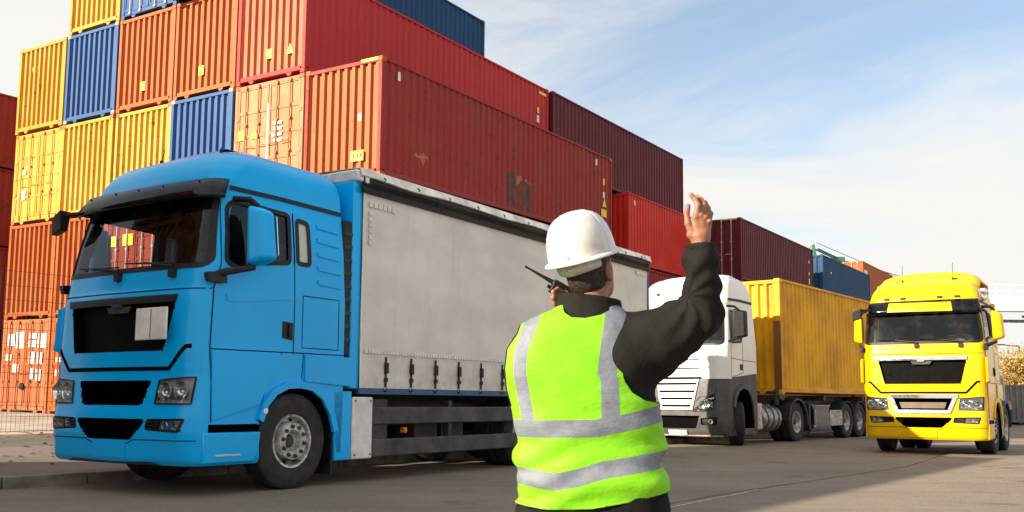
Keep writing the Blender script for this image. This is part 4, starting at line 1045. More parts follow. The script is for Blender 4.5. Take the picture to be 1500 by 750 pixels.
MB().box(2.70, 2.78, .05, .12, .56, .62).build('side_marker', M['amber'], bt, bevel=.01)
MB().box(3.35, 3.40, .02, .10, .55, .62).build('side_marker', M['amber'], bt, bevel=.01)
chassis(bt, 2.2, 10.5)
MB().box(2.75, 10.2, 1.0, 1.3, .50, 1.03).build('subframe', M['chassis'], bt)
tk = MB(); tk.lathe([(0, 0), (.27, .0), (.30, .03), (.30, 1.2), (.27, 1.23), (0, 1.23)], (3.3, 1.75, .62), axis='X', n=24); tk.build('fuel_tank', M['steel'], bt)
ax = MB()
for x in (1.43, 6.3, 7.65): MB().tube([(x, .3, .5), (x, CW_-.3, .5)], .08, 10).build('axle', M['chassis'], bt)
for x in (3.9, 4.5): MB().box(x, x+.5, .3, .75, .45, .85).build('air_tank', M['chassis'], bt)
# body
X0, X1 = 2.46, 10.66; ZB, ZT = 1.09, 3.47
def curtain_mat():
    m, N, L, b = nmat('grey_curtain'); tc = N.new('ShaderNodeTexCoord'); v = tc.outputs['Object']
    st = noisen(N, L, v, 1, 5, .65, sc=(6, 1, .5)); bl = noisen(N, L, v, 1.6, 6, .6, sc=(.6, 1, 1.1)); sp = N.new('ShaderNodeSeparateXYZ'); L.new(v, sp.inputs[0])
    c = mixc(N, L, ramp(N, L, bl, .3, .72), (.75, .725, .67), (.60, .575, .53))
    c = mixc(N, L, mathn(N, L, 'MULTIPLY', ramp(N, L, st, .50, .80), .45), c, (.46, .42, .36))
    lowd = mathn(N, L, 'SUBTRACT', 1.0, ramp(N, L, sp.outputs[2], 1.05, 1.75))
    c = mixc(N, L, mathn(N, L, 'MULTIPLY', mathn(N, L, 'MULTIPLY', lowd, ramp(N, L, noisen(N, L, v, 3, 7, .7), .35, .65)), .55), c, (.36, .29, .22))
    L.new(c, b.inputs['Base Color']); b.inputs['Roughness'].default_value = .5; bump(N, L, b, mathn(N, L, 'ADD', noisen(N, L, v, 3.0, 3, .5, sc=(2, 1, .35)), mathn(N, L, 'MULTIPLY', noisen(N, L, v, 14, 4), .1)), .35, .03); return m
M['curtain'] = curtain_mat()
def curtain(y, sg):
    b = MB(); rows = []; nz = 14; nx = 200
    for i in range(nz+1):
        z = ZB+(ZT-ZB)*i/nz; r = []
        for j in range(nx+1):
            x = X0+(X1-X0)*j/nx
            o = .011*math.sin(x*9.2+.6*math.sin(x*3.1))+.012*noise.noise(Vector((x*1.3, z*.5, 3)))+.012*noise.noise(Vector((x*.6, z*.9, 7)))
            k = math.sin(math.pi*i/nz)**.5; r.append((x, y+sg*(.004+o*k), z))
        rows.append(r)
    return b.quads(rows)
body = MB(); body.box(X0+.01, X1-.01, .04, CW_-.04, 1.02, 1.12); body.box(X0+.01, X1-.01, .03, CW_-.03, 3.40, 3.60); body.build('body_floor', M['chassis'], bt)
for y, sg in ((.012, -1), (CW_-.012, 1)):
    cu = curtain(y, sg).build('curtain', M['curtain'], bt, smooth=60)
    bl_ = MB(); yb = y+sg*.012
    for k in range(14):
        x = 2.93+.50*k+.012*k*(k-1)/2
        if x > X1-.2: break
        s_ = MB(); s_.box(x-.018, x+.018, yb, yb+sg*.008, 1.10, 1.47); s_.box(x-.028, x+.028, yb, yb+sg*.03, 1.27, 1.40); s_.box(x-.03, x+.03, yb, yb+sg*.02, 1.17, 1.22); s_.tube([(x, yb+sg*.01, 1.10), (x, yb+sg*.015, 1.06), (x, yb-sg*.04, 1.05)], .012, 6)
        s_.build('strap', M['black'], cu, bevel=.004); MB().box(x-.014, x+.014, yb, yb+sg*.012, 1.075, 1.105).build('strap_hook', M['white_st'], cu)
    tp_ = MB(); x = X0+.08
    while x < X1-.1: tp_.box(x, x+.042, yb-.001, yb+sg*.012, 1.502, 1.545); x += .058
    tp_.build('reflective_tape', M['white_st'], cu, smooth=0); tp_ = MB()
    for k in range(6): tp_.box(X0+.10+k*.085, X0+.165+k*.085, yb-.001, yb+sg*.012, 3.26, 3.325)
    tp_.build('reflective_tape', M['white_st'], cu, smooth=0); tp_ = MB()
    for k in range(6): tp_.box(X0+.10, X0+.15, yb-.001, yb+sg*.012, 2.80+k*.072, 2.85+k*.072)
    tp_.build('reflective_tape', M['white_st'], cu, smooth=0); tp_ = MB()
    for k in range(5): tp_.box(X1-.18-k*.085, X1-.12-k*.085, yb-.001, yb+sg*.012, 3.30, 3.36)
    tp_.build('reflective_tape', M['white_st'], cu, smooth=0)
    # sagging tarpaulin edge along the top rail
    ed = MB(); rows = []
    for j in range(161):
        x = X0-.12+(X1-X0+.16)*j/160; sag = .012*math.sin(x*3.3)+.015*noise.noise(Vector((x*1.1, 0, 1))); 
        rows.append([(x, y-sg*.05, 3.70), (x, y+sg*.045, 3.695), (x, y+sg*.075, 3.60+sag), (x, y+sg*.045, 3.585+sag)])
    ed.quads(rows); ed.build('roof_tarpaulin_edge', M['tarp'] if 'tarp' in M else simple('white_roof_tarpaulin', (.66, .63, .58), .5, var=.25, scale=3, bmp=.3), bt, smooth=60, thick=.01)
    rl = MB(); rows = []
    for j in range(161):
        x = X0-.06+(X1-X0+.08)*j/160; sag = .012*math.sin(x*3.3)+.015*noise.noise(Vector((x*1.1, 0, 1)))
        rows.append([(x, y+sg*.05, 3.60+sag), (x, y+sg*.055, 3.55), (x, y+sg*.02, 3.50), (x, y+sg*.055, 3.46), (x, y+sg*.045, 3.42), (x, y+sg*.015, 3.415)])
    rl.quads(rows); rl.build('curtain_rail', M['black'], bt, smooth=40, thick=.008)
    for k in range(12):
        x = X0+.3+.68*k; kn = MB(); kn.tube([(x, y+sg*.072, 3.60), (x+.02, y+sg*.085, 3.625), (x-.01, y+sg*.07, 3.645)], .008, 5); kn.build('tie', M['chassis'], bt)
    MB().box(X0, X1, y-sg*.0, y-sg*.05, 1.02, 1.085).build('bottom_rail', simple('blue_body_rail', (.02, .09, .22), .5), bt)
tp2 = MB(); rows = []
for j in range(41):
    x = X0-.12+(X1-X0+.16)*j/40; rows.append([(x, .0, 3.70), (x, .5, 3.71+.01*math.sin(x*4)), (x, CW_/2, 3.72+.012*math.sin(x*5)), (x, CW_-.5, 3.71), (x, CW_, 3.70)])
tp2.quads(rows); tp2.build('roof_tarpaulin', M['tarp'], bt)
MB().hexa([(X0-.13, -.03, 3.55), (X0+.04, -.06, 3.52), (X0+.04, CW_+.06, 3.52), (X0-.13, CW_+.03, 3.55), (X0-.17, -.02, 3.67), (X0+.04, -.05, 3.68), (X0+.04, CW_+.05, 3.68), (X0-.17, CW_+.02, 3.67)]).build('front_roof_cap', M['tarp'], bt, bevel=.02)
MB().box(X0-.16, X0, .02, CW_-.02, 1.08, 3.53).build('front_board', BLUE, bt, bevel=.01)
MB().box(X1, X1+.05, .0, CW_, 1.02, 3.55).build('rear_door', simple('blue_body_rail', (.02, .09, .22), .5), bt, bevel=.01)
MB().box(X0-.01, X0+.012, -.006, .0, 1.09, 3.43).build('corner_strip', M['white_st'], bt)
wheel(bt, 1.43, .17, 'front', -1, .51); wheel(bt, 1.43, CW_-.17, 'front', 1, .51)
for x in (6.30, 7.65):
    wheel(bt, x, .24, 'rear', -1, .50, w_=.30); wheel(bt, x, CW_-.24, 'rear', 1, .50, w_=.30); wheel(bt, x, .53, 'rear', -1, .50); wheel(bt, x, CW_-.53, 'rear', 1, .50)
for sg in (-1, 1):
    yb = 0 if sg < 0 else CW_; MB().box(2.02, 2.05, yb-sg*.35, yb-sg*.02, .12, 1.0).build('mud_flap', M['black'], bt)

# ---- yellow truck --------------------------------------------------------
M['sky_glass'] = glassmat('sky_toned_glass', (.62, .68, .66), rough=.05, dust_glare=.09, dcol=(.24, .27, .27))  # diffuse part stands for sky reflected in the windscreen
YEL = paint('yellow_truck_paint', (.80, .47, .0), dirt=.16, dirtcol=(.20, .13, .04), coat=.3, rough=.3)
yt = empty('truck', mat=truck_frame(9.3856, 18.7548, .9735, .9741)); tag(yt, 'bright yellow tractor truck with chrome lower grille and roof spoiler at the right', 'truck')
sh, F, S_, cb = cab_man(yt, YEL, dict(yellow=True, ws_glass=M['sky_glass'], bar=M['chrome'], grille_mat=M['mesh'], hump=1.0))
# full width spoiler on the roof
sp_ = MB(); rows = []
for i in range(15):
    y = .14+(CW_-.28)*i/14; t = abs(i-7)/7; e = math.sqrt(max(0, 1-t**3.2)); x0 = .95+.16*t*t
    rows.append([(x0-.12, y, 3.56-.12*t), (x0, y, 3.58+.06*e), (x0+.12, y, 3.58+.22*e), (x0+.32, y, 3.58+.26*e), (2.05, y, 3.58+.28*e), (2.16, y, 3.55+.24*e), (2.18, y, 3.1)])
sp_.quads(rows); sp_.build('roof_spoiler', YEL, yt, smooth=50, thick=.03)
q = patch(F, [(.55, 3.10), (1.85, 3.12), (1.87, 2.93), (.53, 2.91)], .05, 12); q.build('visor_panel', YEL, yt, bevel=.01)
vz = MB(); rows = []
for i in range(25):
    y = .03+(CW_-.06)*i/24; rows.append([F(y, 3.16, .012), F(y, 3.10, .03), F(y, 2.98, .045), F(y, 2.86, .045)])
M['violet'] = glassmat('violet_visor', (.16, .10, .22), rough=.1)
vz.quads(rows); vz.build('sun_visor', M['violet'], yt, smooth=60, thick=.005)
fr = MB(); q = ribbon(F, [(.68, 1.17), (.55, 1.17), (.68, .86), (CW_-.68, .86), (CW_-.55, 1.17), (.50, 1.17)], .075, .035, closed=False); fr.add(q.v, q.f); fr.build('chrome_surround', M['chrome'], yt)
q = patch(F, [(.72, 1.05), (CW_-.72, 1.05), (CW_-.76, .93), (.76, .93)], .0, 8); q.build('intake_panel', simple('brown_intake_panel', (.12, .085, .06), .6), yt)
q = patch(F, [(.93, .485), (1.47, .485), (1.47, .345), (.93, .345)], .02, 4); q.build('number_panel', YEL, yt, bevel=.005)
for sg in (-1, 1):
    yb = 0 if sg < 0 else CW_
    MB().hexa([(.12, yb, 1.44), (.36, yb+sg*.02, 1.44), (.36, yb+sg*.06, 1.46), (.08, yb+sg*.05, 1.46), (.12, yb, 1.96), (.36, yb+sg*.02, 1.96), (.36, yb+sg*.06, 1.95), (.10, yb+sg*.05, 1.94)]).build('corner_deflector', YEL, yt, bevel=.02)
    MB().box(2.155, 2.26, yb-sg*.16, yb-sg*.03, 1.45, 3.2).build('air_intake_column', YEL, yt, bevel=.02)
    fd = MB(); prof = [(3.25+.62*math.cos(t), .5+.60*math.sin(t)) for t in [math.pi*k/14 for k in range(15)]]; prof2 = [(3.25+.57*math.cos(t), .5+.55*math.sin(t)) for t in [math.pi*(14-k)/14 for k in range(15)]]
    fd.prism(prof+prof2, 1, yb-sg*.02, yb-sg*.62); fd.build('rear_mudguard', M['chassis'], yt)
    MB().box(2.28, 2.62, yb-sg*.02, yb-sg*.5, .32, 1.0).build('side_box', simple('beige_side_box', (.30, .25, .18), .6), yt, bevel=.03)
lt = MB()
for k, (x, z) in enumerate(((.62, 3.32), (.72, 3.20))):
    h_ = MB(); h_.lathe([(0, -.05), (.06, -.04), (.07, .04), (.0, .06)], (x, .02+.03*k, z), axis='X', n=14); h_.build('work_lamp', M['chrome'], yt)
chassis(yt, 2.2, 5.4)
for x in (1.3, 3.25): MB().tube([(x, .3, .5), (x, CW_-.3, .5)], .08, 10).build('axle', M['chassis'], yt)
MB().box(2.4, 4.6, .8, CW_-.8, .9, 1.05).build('coupling_plate', M['chassis'], yt)
wheel(yt, 1.30, .17, 'front', -1, .51); wheel(yt, 1.30, CW_-.17, 'front', 1, .51)
wheel(yt, 3.25, .20, 'rear', -1, .50); wheel(yt, 3.25, CW_-.20, 'rear', 1, .50); wheel(yt, 3.25, .53, 'rear', -1, .50); wheel(yt, 3.25, CW_-.53, 'rear', 1, .50)
# driver

# ---- white truck with dark lower cab and container trailer ---------------
WHT = paint('white_truck_paint', (.78, .78, .76), dirt=.25, dirtcol=(.35, .30, .22), coat=.4, rough=.35)
DGR = simple('dark_grey_bumper', (.07, .068, .065), .55, var=.2, scale=4)
WM_ = truck_frame(5.1577, 22.165, .8918, .9812)
wt = empty('truck', mat=WM_); tag(wt, 'white cab truck with dark grey bumper pulling a trailer with a yellow container', 'truck')
WW = 2.44
PW = [(.23, .08, .02, 1.78, .14), (.32, .02, .0, 1.78, .18), (.55, -.04, .0, 1.8, .20), (.9, -.04, .0, 1.8, .22), (1.3, .0, .0, 1.8, .22), (1.54, .03, .0, 1.8, .22), (1.58, .045, .0, 1.8, .22), (2.2, .06, .0, 1.79, .20), (2.36, .08, .0, 1.79, .20),
      (3.30, .24, .05, 1.74, .22), (3.38, .20, .05, 1.73, .24), (3.5, .23, .055, 1.70, .24), (3.7, .28, .08, 1.64, .24), (3.85, .34, .11, 1.56, .26), (3.95, .42, .16, 1.48, .28), (4.03, .55, .25, 1.40, .3), (4.07, .70, .38, 1.34, .3)]
sw_ = Shell(PW, WW, crown=.08, tc=.74); Fw = sw_.front; Sw = lambda sg: (lambda x, z, o=0: sw_.side(x, z, sg, o))
mirw = lambda poly: [(WW-y, z) for y, z in poly]
wsw = roundp([(.10, 2.38), (WW-.10, 2.38), (WW-.12, 3.28), (.12, 3.28)], .1)
winw = roundp([(.44, 2.42), (.98, 2.46), (.98, 3.18), (.46, 3.18)], .05)
archw = [(.46, .1), (.46, .9), (.55, 1.15), (.72, 1.33), (.98, 1.40), (1.24, 1.35), (1.42, 1.20), (1.55, .95), (1.60, .6), (1.60, .1)]
lampw = [(.80, .80), (.30, .84), (.26, 1.20), (.48, 1.12)]
low_in = roundp([(.75, .40), (WW-.75, .40), (WW-.62, .70), (.62, .70)], .05); fogw = roundp([(.22, .48), (.60, .48), (.62, .64), (.20, .68)], .03)
lines = [[(.48, z), (WW-.48, z), (WW-.48, z+.035), (.48, z+.035)] for z in (.99, 1.17, 1.36)]+[[(.60+.03*k, z), (WW-.60-.03*k, z), (WW-.60-.03*k, z+.03), (.60+.03*k, z+.03)] for k, z in enumerate((1.58, 1.80, 2.0))]
fc = [('windscreen', wsw, 0), ('low', low_in, 0), ('fog', fogw, 0), ('fog2', mirw(fogw), 0), ('lamp', lampw, 0), ('lamp', mirw(lampw), 0)]+[('line', l, 0) for l in lines]
# lower dark part and upper white part are separate skins that meet at z = 1.56
sk, cut, flat = make_shell(sw_, .23, 1.56, [c_ for c_ in fc if c_[0] in ('low', 'fog', 'fog2', 'lamp')], [('arch', archw, 0)], dz=.035)
lowc = sk.build('lower_cab', DGR, wt, smooth=28)
cut_mesh(flat, cut['low'], .12).build('lower_intake', M['void'], wt); cut_mesh(flat, cut['fog'], .05).build('fog_light_recess', M['black'], wt); cut_mesh(flat, cut['fog2'], .05).build('fog_light_recess', M['black'], wt); cut_mesh(flat, cut['arch'], .42).build('wheel_arch_liner', M['void'], wt)
sk, cut, flat = make_shell(sw_, 1.565, 4.07, [fc[0]]+[('line', l, 0) for l in lines[3:]], [('win', winw, 0)], dz=.035)
up = sk.build('cab', WHT, wt, smooth=28)
cut_mesh(flat, cut['line'], .05).build('grille_slot', M['void'], wt)
g_ = cut_mesh(flat, cut['windscreen'], .012, walls=False).build('windscreen', M['darkglass'], wt, smooth=60); ribbon(Fw, wsw, .05, .006, closed=True).build('window_seal', M['black'], g_)
for sg in (-1, 1):
    g_ = cut_mesh(flat, [f for f in cut['win'] if f[2] == sg], .012, walls=False).build('side_window', M['darkglass'], wt, smooth=60); ribbon(Sw(sg), winw, .045, .006, closed=True).build('window_seal', M['black'], g_)
    sb = MB(); 
    for pts in ([(1.03, 3.25), (1.03, 1.72), (.42, 1.60)], [(.40, 3.2), (.40, 1.6)], [(.42, 2.05), (1.03, 2.02), (1.77, 2.0)]): q = ribbon(Sw(sg), pts, .012, .003, step=.1); sb.add(q.v, q.f)
    sb.build('door_seams', M['void'], up)
    q = ribbon(Sw(sg), [(.38, 3.45), (1.0, 3.46), (1.70, 3.44)], .06, .012); q.build('roof_gutter', M['black'], wt)
    q = patch(Sw(sg), [(.42, 1.60), (1.78, 1.72), (1.78, 1.565), (.42, 1.52)], .006, 6); q.build('side_trim', DGR, wt)
    q = patch(Sw(sg), [(.86, 1.92), (1.0, 1.92), (1.0, 1.78), (.86, 1.78)], .01, 3); q.build('door_handle', M['black'], wt)
    al = ribbon(Sw(sg), archw[1:-1], .10, .04, step=.04); al.build('wheel_arch_flare', DGR, wt, smooth=50)
    yb = 0 if sg < 0 else WW; mm = MB(); mm.hexa([(.38, yb+sg*.05, 2.5), (.66, yb+sg*.05, 2.5), (.64, yb+sg*.34, 2.56), (.46, yb+sg*.34, 2.56), (.38, yb+sg*.05, 3.22), (.66, yb+sg*.05, 3.22), (.64, yb+sg*.33, 3.16), (.46, yb+sg*.33, 3.16)]); mo = mm.build('mirror', M['black'], wt, bevel=.04, segs=3)
    ar = MB(); ar.tube([(.30, yb-sg*.05, 3.28), (.40, yb+sg*.1, 3.27), (.43, yb+sg*.2, 3.18)], .03, 8); ar.build('bracket', M['black'], mo); ar = MB(); ar.tube([(.32, yb-sg*.03, 2.44), (.42, yb+sg*.15, 2.52)], .03, 8); ar.build('bracket', M['black'], mo)
    MB().box(.25, 1.72, yb-sg*.0, yb-sg*.06, .24, .40).build('step', DGR, wt, bevel=.01)
    MB().box(1.62, 1.78, yb-sg*.02, yb-sg*.4, .35, 1.55).build('rear_corner_fairing', DGR, wt, bevel=.02)
lamp_unit(wt, Fw, lampw, 'headlight', 2); lamp_unit(wt, Fw, mirw(lampw), 'headlight', 2)
for m_ in (0, 1):
    pl = [(.62, 1.02), (.24, 1.24), (.22, 1.46), (.50, 1.44)]; pl = pl if not m_ else mirw(pl); q = patch(Fw, pl, .012, 5); q.build('headlight_brow', DGR, wt)
    p = Fw(.36 if not m_ else WW-.36, .57, -.02); fb = MB(); fb.lathe([(.06, -.03), (.05, .01), (0, .02)], p, axis='X', n=16); fb.build('fog_light', M['chrome'], wt)
wg = MB()
q = patch(Fw, [(.66, 1.55), (WW-.66, 1.55), (WW-.80, .84), (.80, .84)], .035, 16); wg.add(q.v, q.f); wgo = wg.build('grille', WHT, wt, bevel=.01)
wl = MB()
for k, z in enumerate((.93, 1.10, 1.27, 1.45)): q = ribbon(Fw, [(.84-.045*k, z), (WW-.84+.045*k, z)], .05, .040); wl.add(q.v, q.f)
wl.build('grille_slot', M['void'], wgo)
q = patch(Fw, [(.98, .36), (1.46, .36), (1.46, .24), (.98, .24)], .05, 4); q.build('number_plate', M['white_st'], wt)
q = ribbon(Fw, [(.12, .235), (WW-.12, .235)], .03, .03); q.build('bumper_edge', M['galv'], wt)
# roof spoiler
sp_ = MB(); rows = []
for i in range(13):
    y = .25+(WW-.5)*i/12; t = abs(i-6)/6; e = math.sqrt(max(0, 1-t**3)); rows.append([(.80, y, 4.0+.02*e), (.95, y, 4.03+.10*e), (1.25, y, 4.03+.14*e), (1.45, y, 3.95+.14*e), (1.5, y, 3.6)])
sp_.quads(rows); sp_.build('roof_spoiler', WHT, wt, smooth=50, thick=.02)
MB().tube([(.75, .35, 3.6), (.77, .33, 3.2), (.78, .32, 3.75)], .006, 5).tube([(.70, .40, 3.72), (.70, .32, 3.70)], .035, 8).build('antenna', M['black'], wt)
an = MB(); p = Fw(1.9, 3.66, .02); an.lathe([(0, -.04), (.035, -.03), (.04, .02)], p, axis='X', n=10); an.build('roof_lamp', M['chassis'], wt)
MB().box(1.80, 1.86, .2, WW-.2, 1.2, 3.2).build('cab_rear_panel', M['chassis'], wt)
chassis(wt, 1.8, 6.0)
tk = MB(); tk.lathe([(0, 0), (.31, 0), (.34, .04), (.34, 1.06), (.31, 1.1), (0, 1.1)], (2.25, .36, .62), axis='X', n=28); tko = tk.build('fuel_tank', M['steel'], wt)
for x in (2.45, 2.8, 3.12): b_ = MB(); b_.lathe([(.345, 0), (.352, 0), (.352, .06), (.345, .06)], (x, .36, .62), axis='X', n=28); b_.build('tank_strap', M['chassis'], tko)
MB().box(1.84, 2.2, .05, .5, .35, 1.0).build('battery_box', M['galv'], wt, bevel=.03)
fd = MB(); cx_ = 4.40
prof = [(cx_+.66*math.cos(t), .5+.64*math.sin(t)) for t in [math.pi*k/16-.1 for k in range(17)]]; prof2 = [(cx_+.61*math.cos(t), .5+.59*math.sin(t)) for t in [math.pi*(16-k)/16-.1 for k in range(17)]]
for y0, y1 in ((.0, .62), (WW-.62, WW)): b_ = MB(); b_.prism(prof+prof2, 1, y0, y1); b_.build('rear_mudguard', M['chassis'], wt)
w0 = wheel(wt, 1.02, .20, 'front', -1, .52, w_=.33); w0.matrix_local = w0.matrix_local @ Matrix.Identity(4); w0.matrix_local = Matrix.Translation((1.02, .20, .515)) @ Matrix.Rotation(R(30), 4, 'Z')
w1 = wheel(wt, 1.02, WW-.20, 'front', 1, .52, w_=.33); w1.matrix_local = Matrix.Translation((1.02, WW-.24, .515)) @ Matrix.Rotation(R(180+30), 4, 'Z')
for y, sg in ((.20, -1), (.53, -1), (WW-.2, 1), (WW-.53, 1)): wheel(wt, cx_, y, 'rear', sg, .52)
# trailer: axles, legs, frame
tf = MB(); 
for y in (.62, WW-.72): tf.box(3.3, 15.6, y, y+.10, .98, 1.20)
for x in (3.35, 6.3, 9.5, 12.5, 15.4): tf.box(x, x+.14, .03, WW-.03, 1.08, 1.22)
tf.build('trailer_frame', M['chassis'], wt)
for x in (8.2, 9.32, 10.44):
    for y, sg in ((.22, -1), (WW-.22, 1)): wheel(wt, x, y, 'rear', sg, .51, w_=.36)
    prof = [(x+.58*math.cos(t), .5+.58*math.sin(t)) for t in [math.pi*(.15+.7*k/10) for k in range(11)]]; prof2 = [(x+.555*math.cos(t), .5+.555*math.sin(t)) for t in [math.pi*(.15+.7*(10-k)/10) for k in range(11)]]
    b_ = MB(); b_.prism(prof+prof2, 1, .02, .42); b_.build('mudguard', M['chassis'], wt)
for y in (.25, WW-.4): b_ = MB(); b_.box(5.75, 5.87, y, y+.12, .30, 1.0); b_.box(5.66, 5.96, y-.08, y+.2, .26, .30); b_.build('landing_leg', M['chassis'], wt)
MB().box(6.75, 7.75, .03, .05, .38, .82).build('side_panel', M['steel'], wt, bevel=.005)
MB().tube([(5.3, .1, .20), (7.1, .1, .20)], .03, 8).build('side_rail', M['rail_grey'], wt)
MB().box(5.62, 5.66, .02, .06, .4, .85).box(5.55, 5.66, .02, .06, .36, .42).build('bracket', M['galv'], wt)
b_ = MB(); b_.box(3.18, 3.5, .0, .22, 1.10, 1.22); b_.tube([(3.2, .12, .95), (3.25, .12, 1.35)], .07, 8); b_.build('twist_lock', M['chassis'], wt, bevel=.01)
OC = CP('ochre_container_paint', (.80, .42, .012), .25, .75, fadecol=(.42, .18, .02), rustcol=(.12, .045, .012))
oc = container('long ochre yellow container riding on the trailer of the white truck', OC, 0, 0, 0, mtx=WM_ @ Matrix.Translation((3.34, .0, 1.235)), H=3.02, Lc=12.3, group='', endmat=OC)
pass
MB().box(-.012, .018, .0, .19, .14, 1.9).build('rusty_post_plate', CP('brown_plate', (.20, .085, .02), .9, .5), oc)

# ---- parked flatbed at the far right -------------------------------------
fm_ = truck_frame(22.4, 43.0, 1.05, 1.0)
ft = empty('flatbed_trailer', mat=fm_); tag(ft, 'parked flatbed trailer with a tilted grey panel behind the yellow truck', 'trailer')
MB().box(0, 9, 0, 2.4, 1.0, 1.15).build('load_bed', simple('worn_orange_bed', (.42, .20, .09), .7, var=.3), ft, bevel=.01)
MB().box(.0, 9, .02, .1, .75, 1.0).build('bed_edge', M['galv'], ft)
MB().hexa([(.4, .1, 1.15), (1.3, .1, 1.15), (1.3, 2.3, 1.15), (.4, 2.3, 1.15), (.2, .1, 2.15), (1.0, .1, 2.15), (1.0, 2.3, 2.15), (.2, 2.3, 2.15)]).build('grey_panel_load', simple('grey_panel', (.42, .42, .40), .6), ft, bevel=.01)
b_ = MB(); b_.tube([(-.1, .3, 1.1), (-.15, .3, 2.3)], .07, 8); b_.tube([(-.15, .3, 2.3), (-.1, 1.8, 2.3)], .06, 8); b_.tube([(-.1, 1.8, 1.1), (-.1, 1.8, 2.3)], .07, 8); b_.build('headboard_frame', simple('blue_steel', (.03, .14, .33), .5), ft)
for x in (1.2, 2.4, 6.6, 7.8):
    wheel(ft, x, .25, 'rear', -1, .48); wheel(ft, x, 2.15, 'rear', 1, .48)
chassis(ft, .2, 8.8, .85)
gm = truck_frame(26.0, 47.5, 1.05, 1.0)
container('low grey container parked behind the flatbed at the right edge', simple('grey_container_paint', (.20, .20, .19), .6), 0, 0, 0, mtx=gm @ Matrix.Translation((0, 0, .1)), H=1.9, Lc=6.06, detail=False, group='')
# ---------------------------------------------------------------- the man in the vest
def q(a, b, y): return Vector(((a-730)/1424.3*y-.0107*y*(415-b)/1424.3, y, 1+(566.5-b)/1424.3*y))
def surf(f, lo, hi, h):
    """surface nets of the distance function f(X, Y, Z) on a regular grid"""
    n = [int(math.ceil((b-a)/h))+1 for a, b in zip(lo, hi)]
    ax = [lo[i]+h*np.arange(n[i]) for i in range(3)]; X, Y, Z_ = np.meshgrid(*ax, indexing='ij'); V = f(X, Y, Z_); S = V < 0
    cs = np.zeros([k-1 for k in n]); cnt = np.zeros_like(cs); pos = np.zeros((*cs.shape, 3))
    for axis in range(3):
        for o1 in (0, 1):
            for o2 in (0, 1):
                sl0 = [slice(0, k-1) for k in n]; oth = [i for i in range(3) if i != axis]
                for i, o in zip(oth, (o1, o2)): sl0[i] = slice(o, n[i]-1+o)
                sl1 = list(sl0); sl1[axis] = slice(1, n[axis]); a = V[tuple(sl0)]; b = V[tuple(sl1)]; c = (a < 0) != (b < 0)
                t = np.where(c, a/np.where(c, a-b, 1), 0); cnt += c
                off = [0, 0, 0]
                for i, o in zip(oth, (o1, o2)): off[i] = o
                for i in range(3): pos[..., i] += np.where(c, t if i == axis else off[i], 0)
    act = cnt > 0; idx = -np.ones(cs.shape, int); idx[act] = np.arange(act.sum()); I = np.argwhere(act)
    vs = (I+pos[act]/cnt[act][:, None])*h+np.array(lo); fs = []
    for axis in range(3):
        sl0 = [slice(1, k-1) for k in n]; sl0[axis] = slice(0, n[axis]-1); sl1 = list(sl0); sl1[axis] = slice(1, n[axis])
        a = S[tuple(sl0)]; b = S[tuple(sl1)]; e = np.argwhere(a != b); 
        if not len(e): continue
        base = e.copy(); oth = [i for i in range(3) if i != axis]
        for i in oth: base[:, i] += 1
        flip = a[tuple(e.T)]
        def cell(d1, d2):
            c_ = base.copy(); c_[:, oth[0]] -= d1; c_[:, oth[1]] -= d2; return idx[tuple(c_.T)]
        Q = np.stack([cell(1, 1), cell(0, 1), cell(0, 0), cell(1, 0)], 1)
        if axis == 1: flip = ~flip
        Q[~flip] = Q[~flip][:, ::-1]; fs.append(Q)
    return vs, np.concatenate(fs)
def mesh_from(parts, name, mat, parent, smooth=180, attrs=None, label=None):
    vs = []; fs = []; k = 0
    for v, f in parts: vs.append(v); fs.append(f+k); k += len(v)
    vs = np.concatenate(vs); fs = np.concatenate(fs)
    me = bpy.data.meshes.new(name); me.from_pydata(vs.tolist(), [], fs.tolist())
    for m in (mat if isinstance(mat, list) else [mat]): me.materials.append(m)
    if attrs:
        for an, fn in attrs.items():
            a = me.attributes.new(an, 'FLOAT', 'POINT'); a.data.foreach_set('value', fn(vs).astype(np.float32))
    me.polygons.foreach_set('use_smooth', [True]*len(me.polygons)); me.update()
    o = bpy.data.objects.new(name, me); C.objects.link(o); o.parent = parent
    if label: o['label'] = label
    return o
def smin(a, b, k): h = np.clip(.5+.5*(b-a)/k, 0, 1); return b*(1-h)+a*h-k*h*(1-h)
def cone(X, Y, Z_, a, b, ra, rb):
    d = np.array(b)-np.array(a); L2 = (d*d).sum(); t = np.clip(((X-a[0])*d[0]+(Y-a[1])*d[1]+(Z_-a[2])*d[2])/L2, 0, 1)
    return np.sqrt((X-a[0]-d[0]*t)**2+(Y-a[1]-d[1]*t)**2+(Z_-a[2]-d[2]*t)**2)-(ra+(rb-ra)*t)
def ell(X, Y, Z_, c, r, Rm=None):
    x, y, z = X-c[0], Y-c[1], Z_-c[2]
    if Rm is not None: x, y, z = [Rm[0][i]*x+Rm[1][i]*y+Rm[2][i]*z for i in range(3)]
    k = np.sqrt((x/r[0])**2+(y/r[1])**2+(z/r[2])**2); return (k-1)*min(r)*.9+(k-1)*(max(r)-min(r))*.1
def limb(X, Y, Z_, pts, rs, k=.03):
    d = None
    for a, b, ra, rb in zip(pts[:-1], pts[1:], rs[:-1], rs[1:]):
        c = cone(X, Y, Z_, a, b, ra, rb); d = c if d is None else smin(d, c, k)
    return d
YT = 3.55
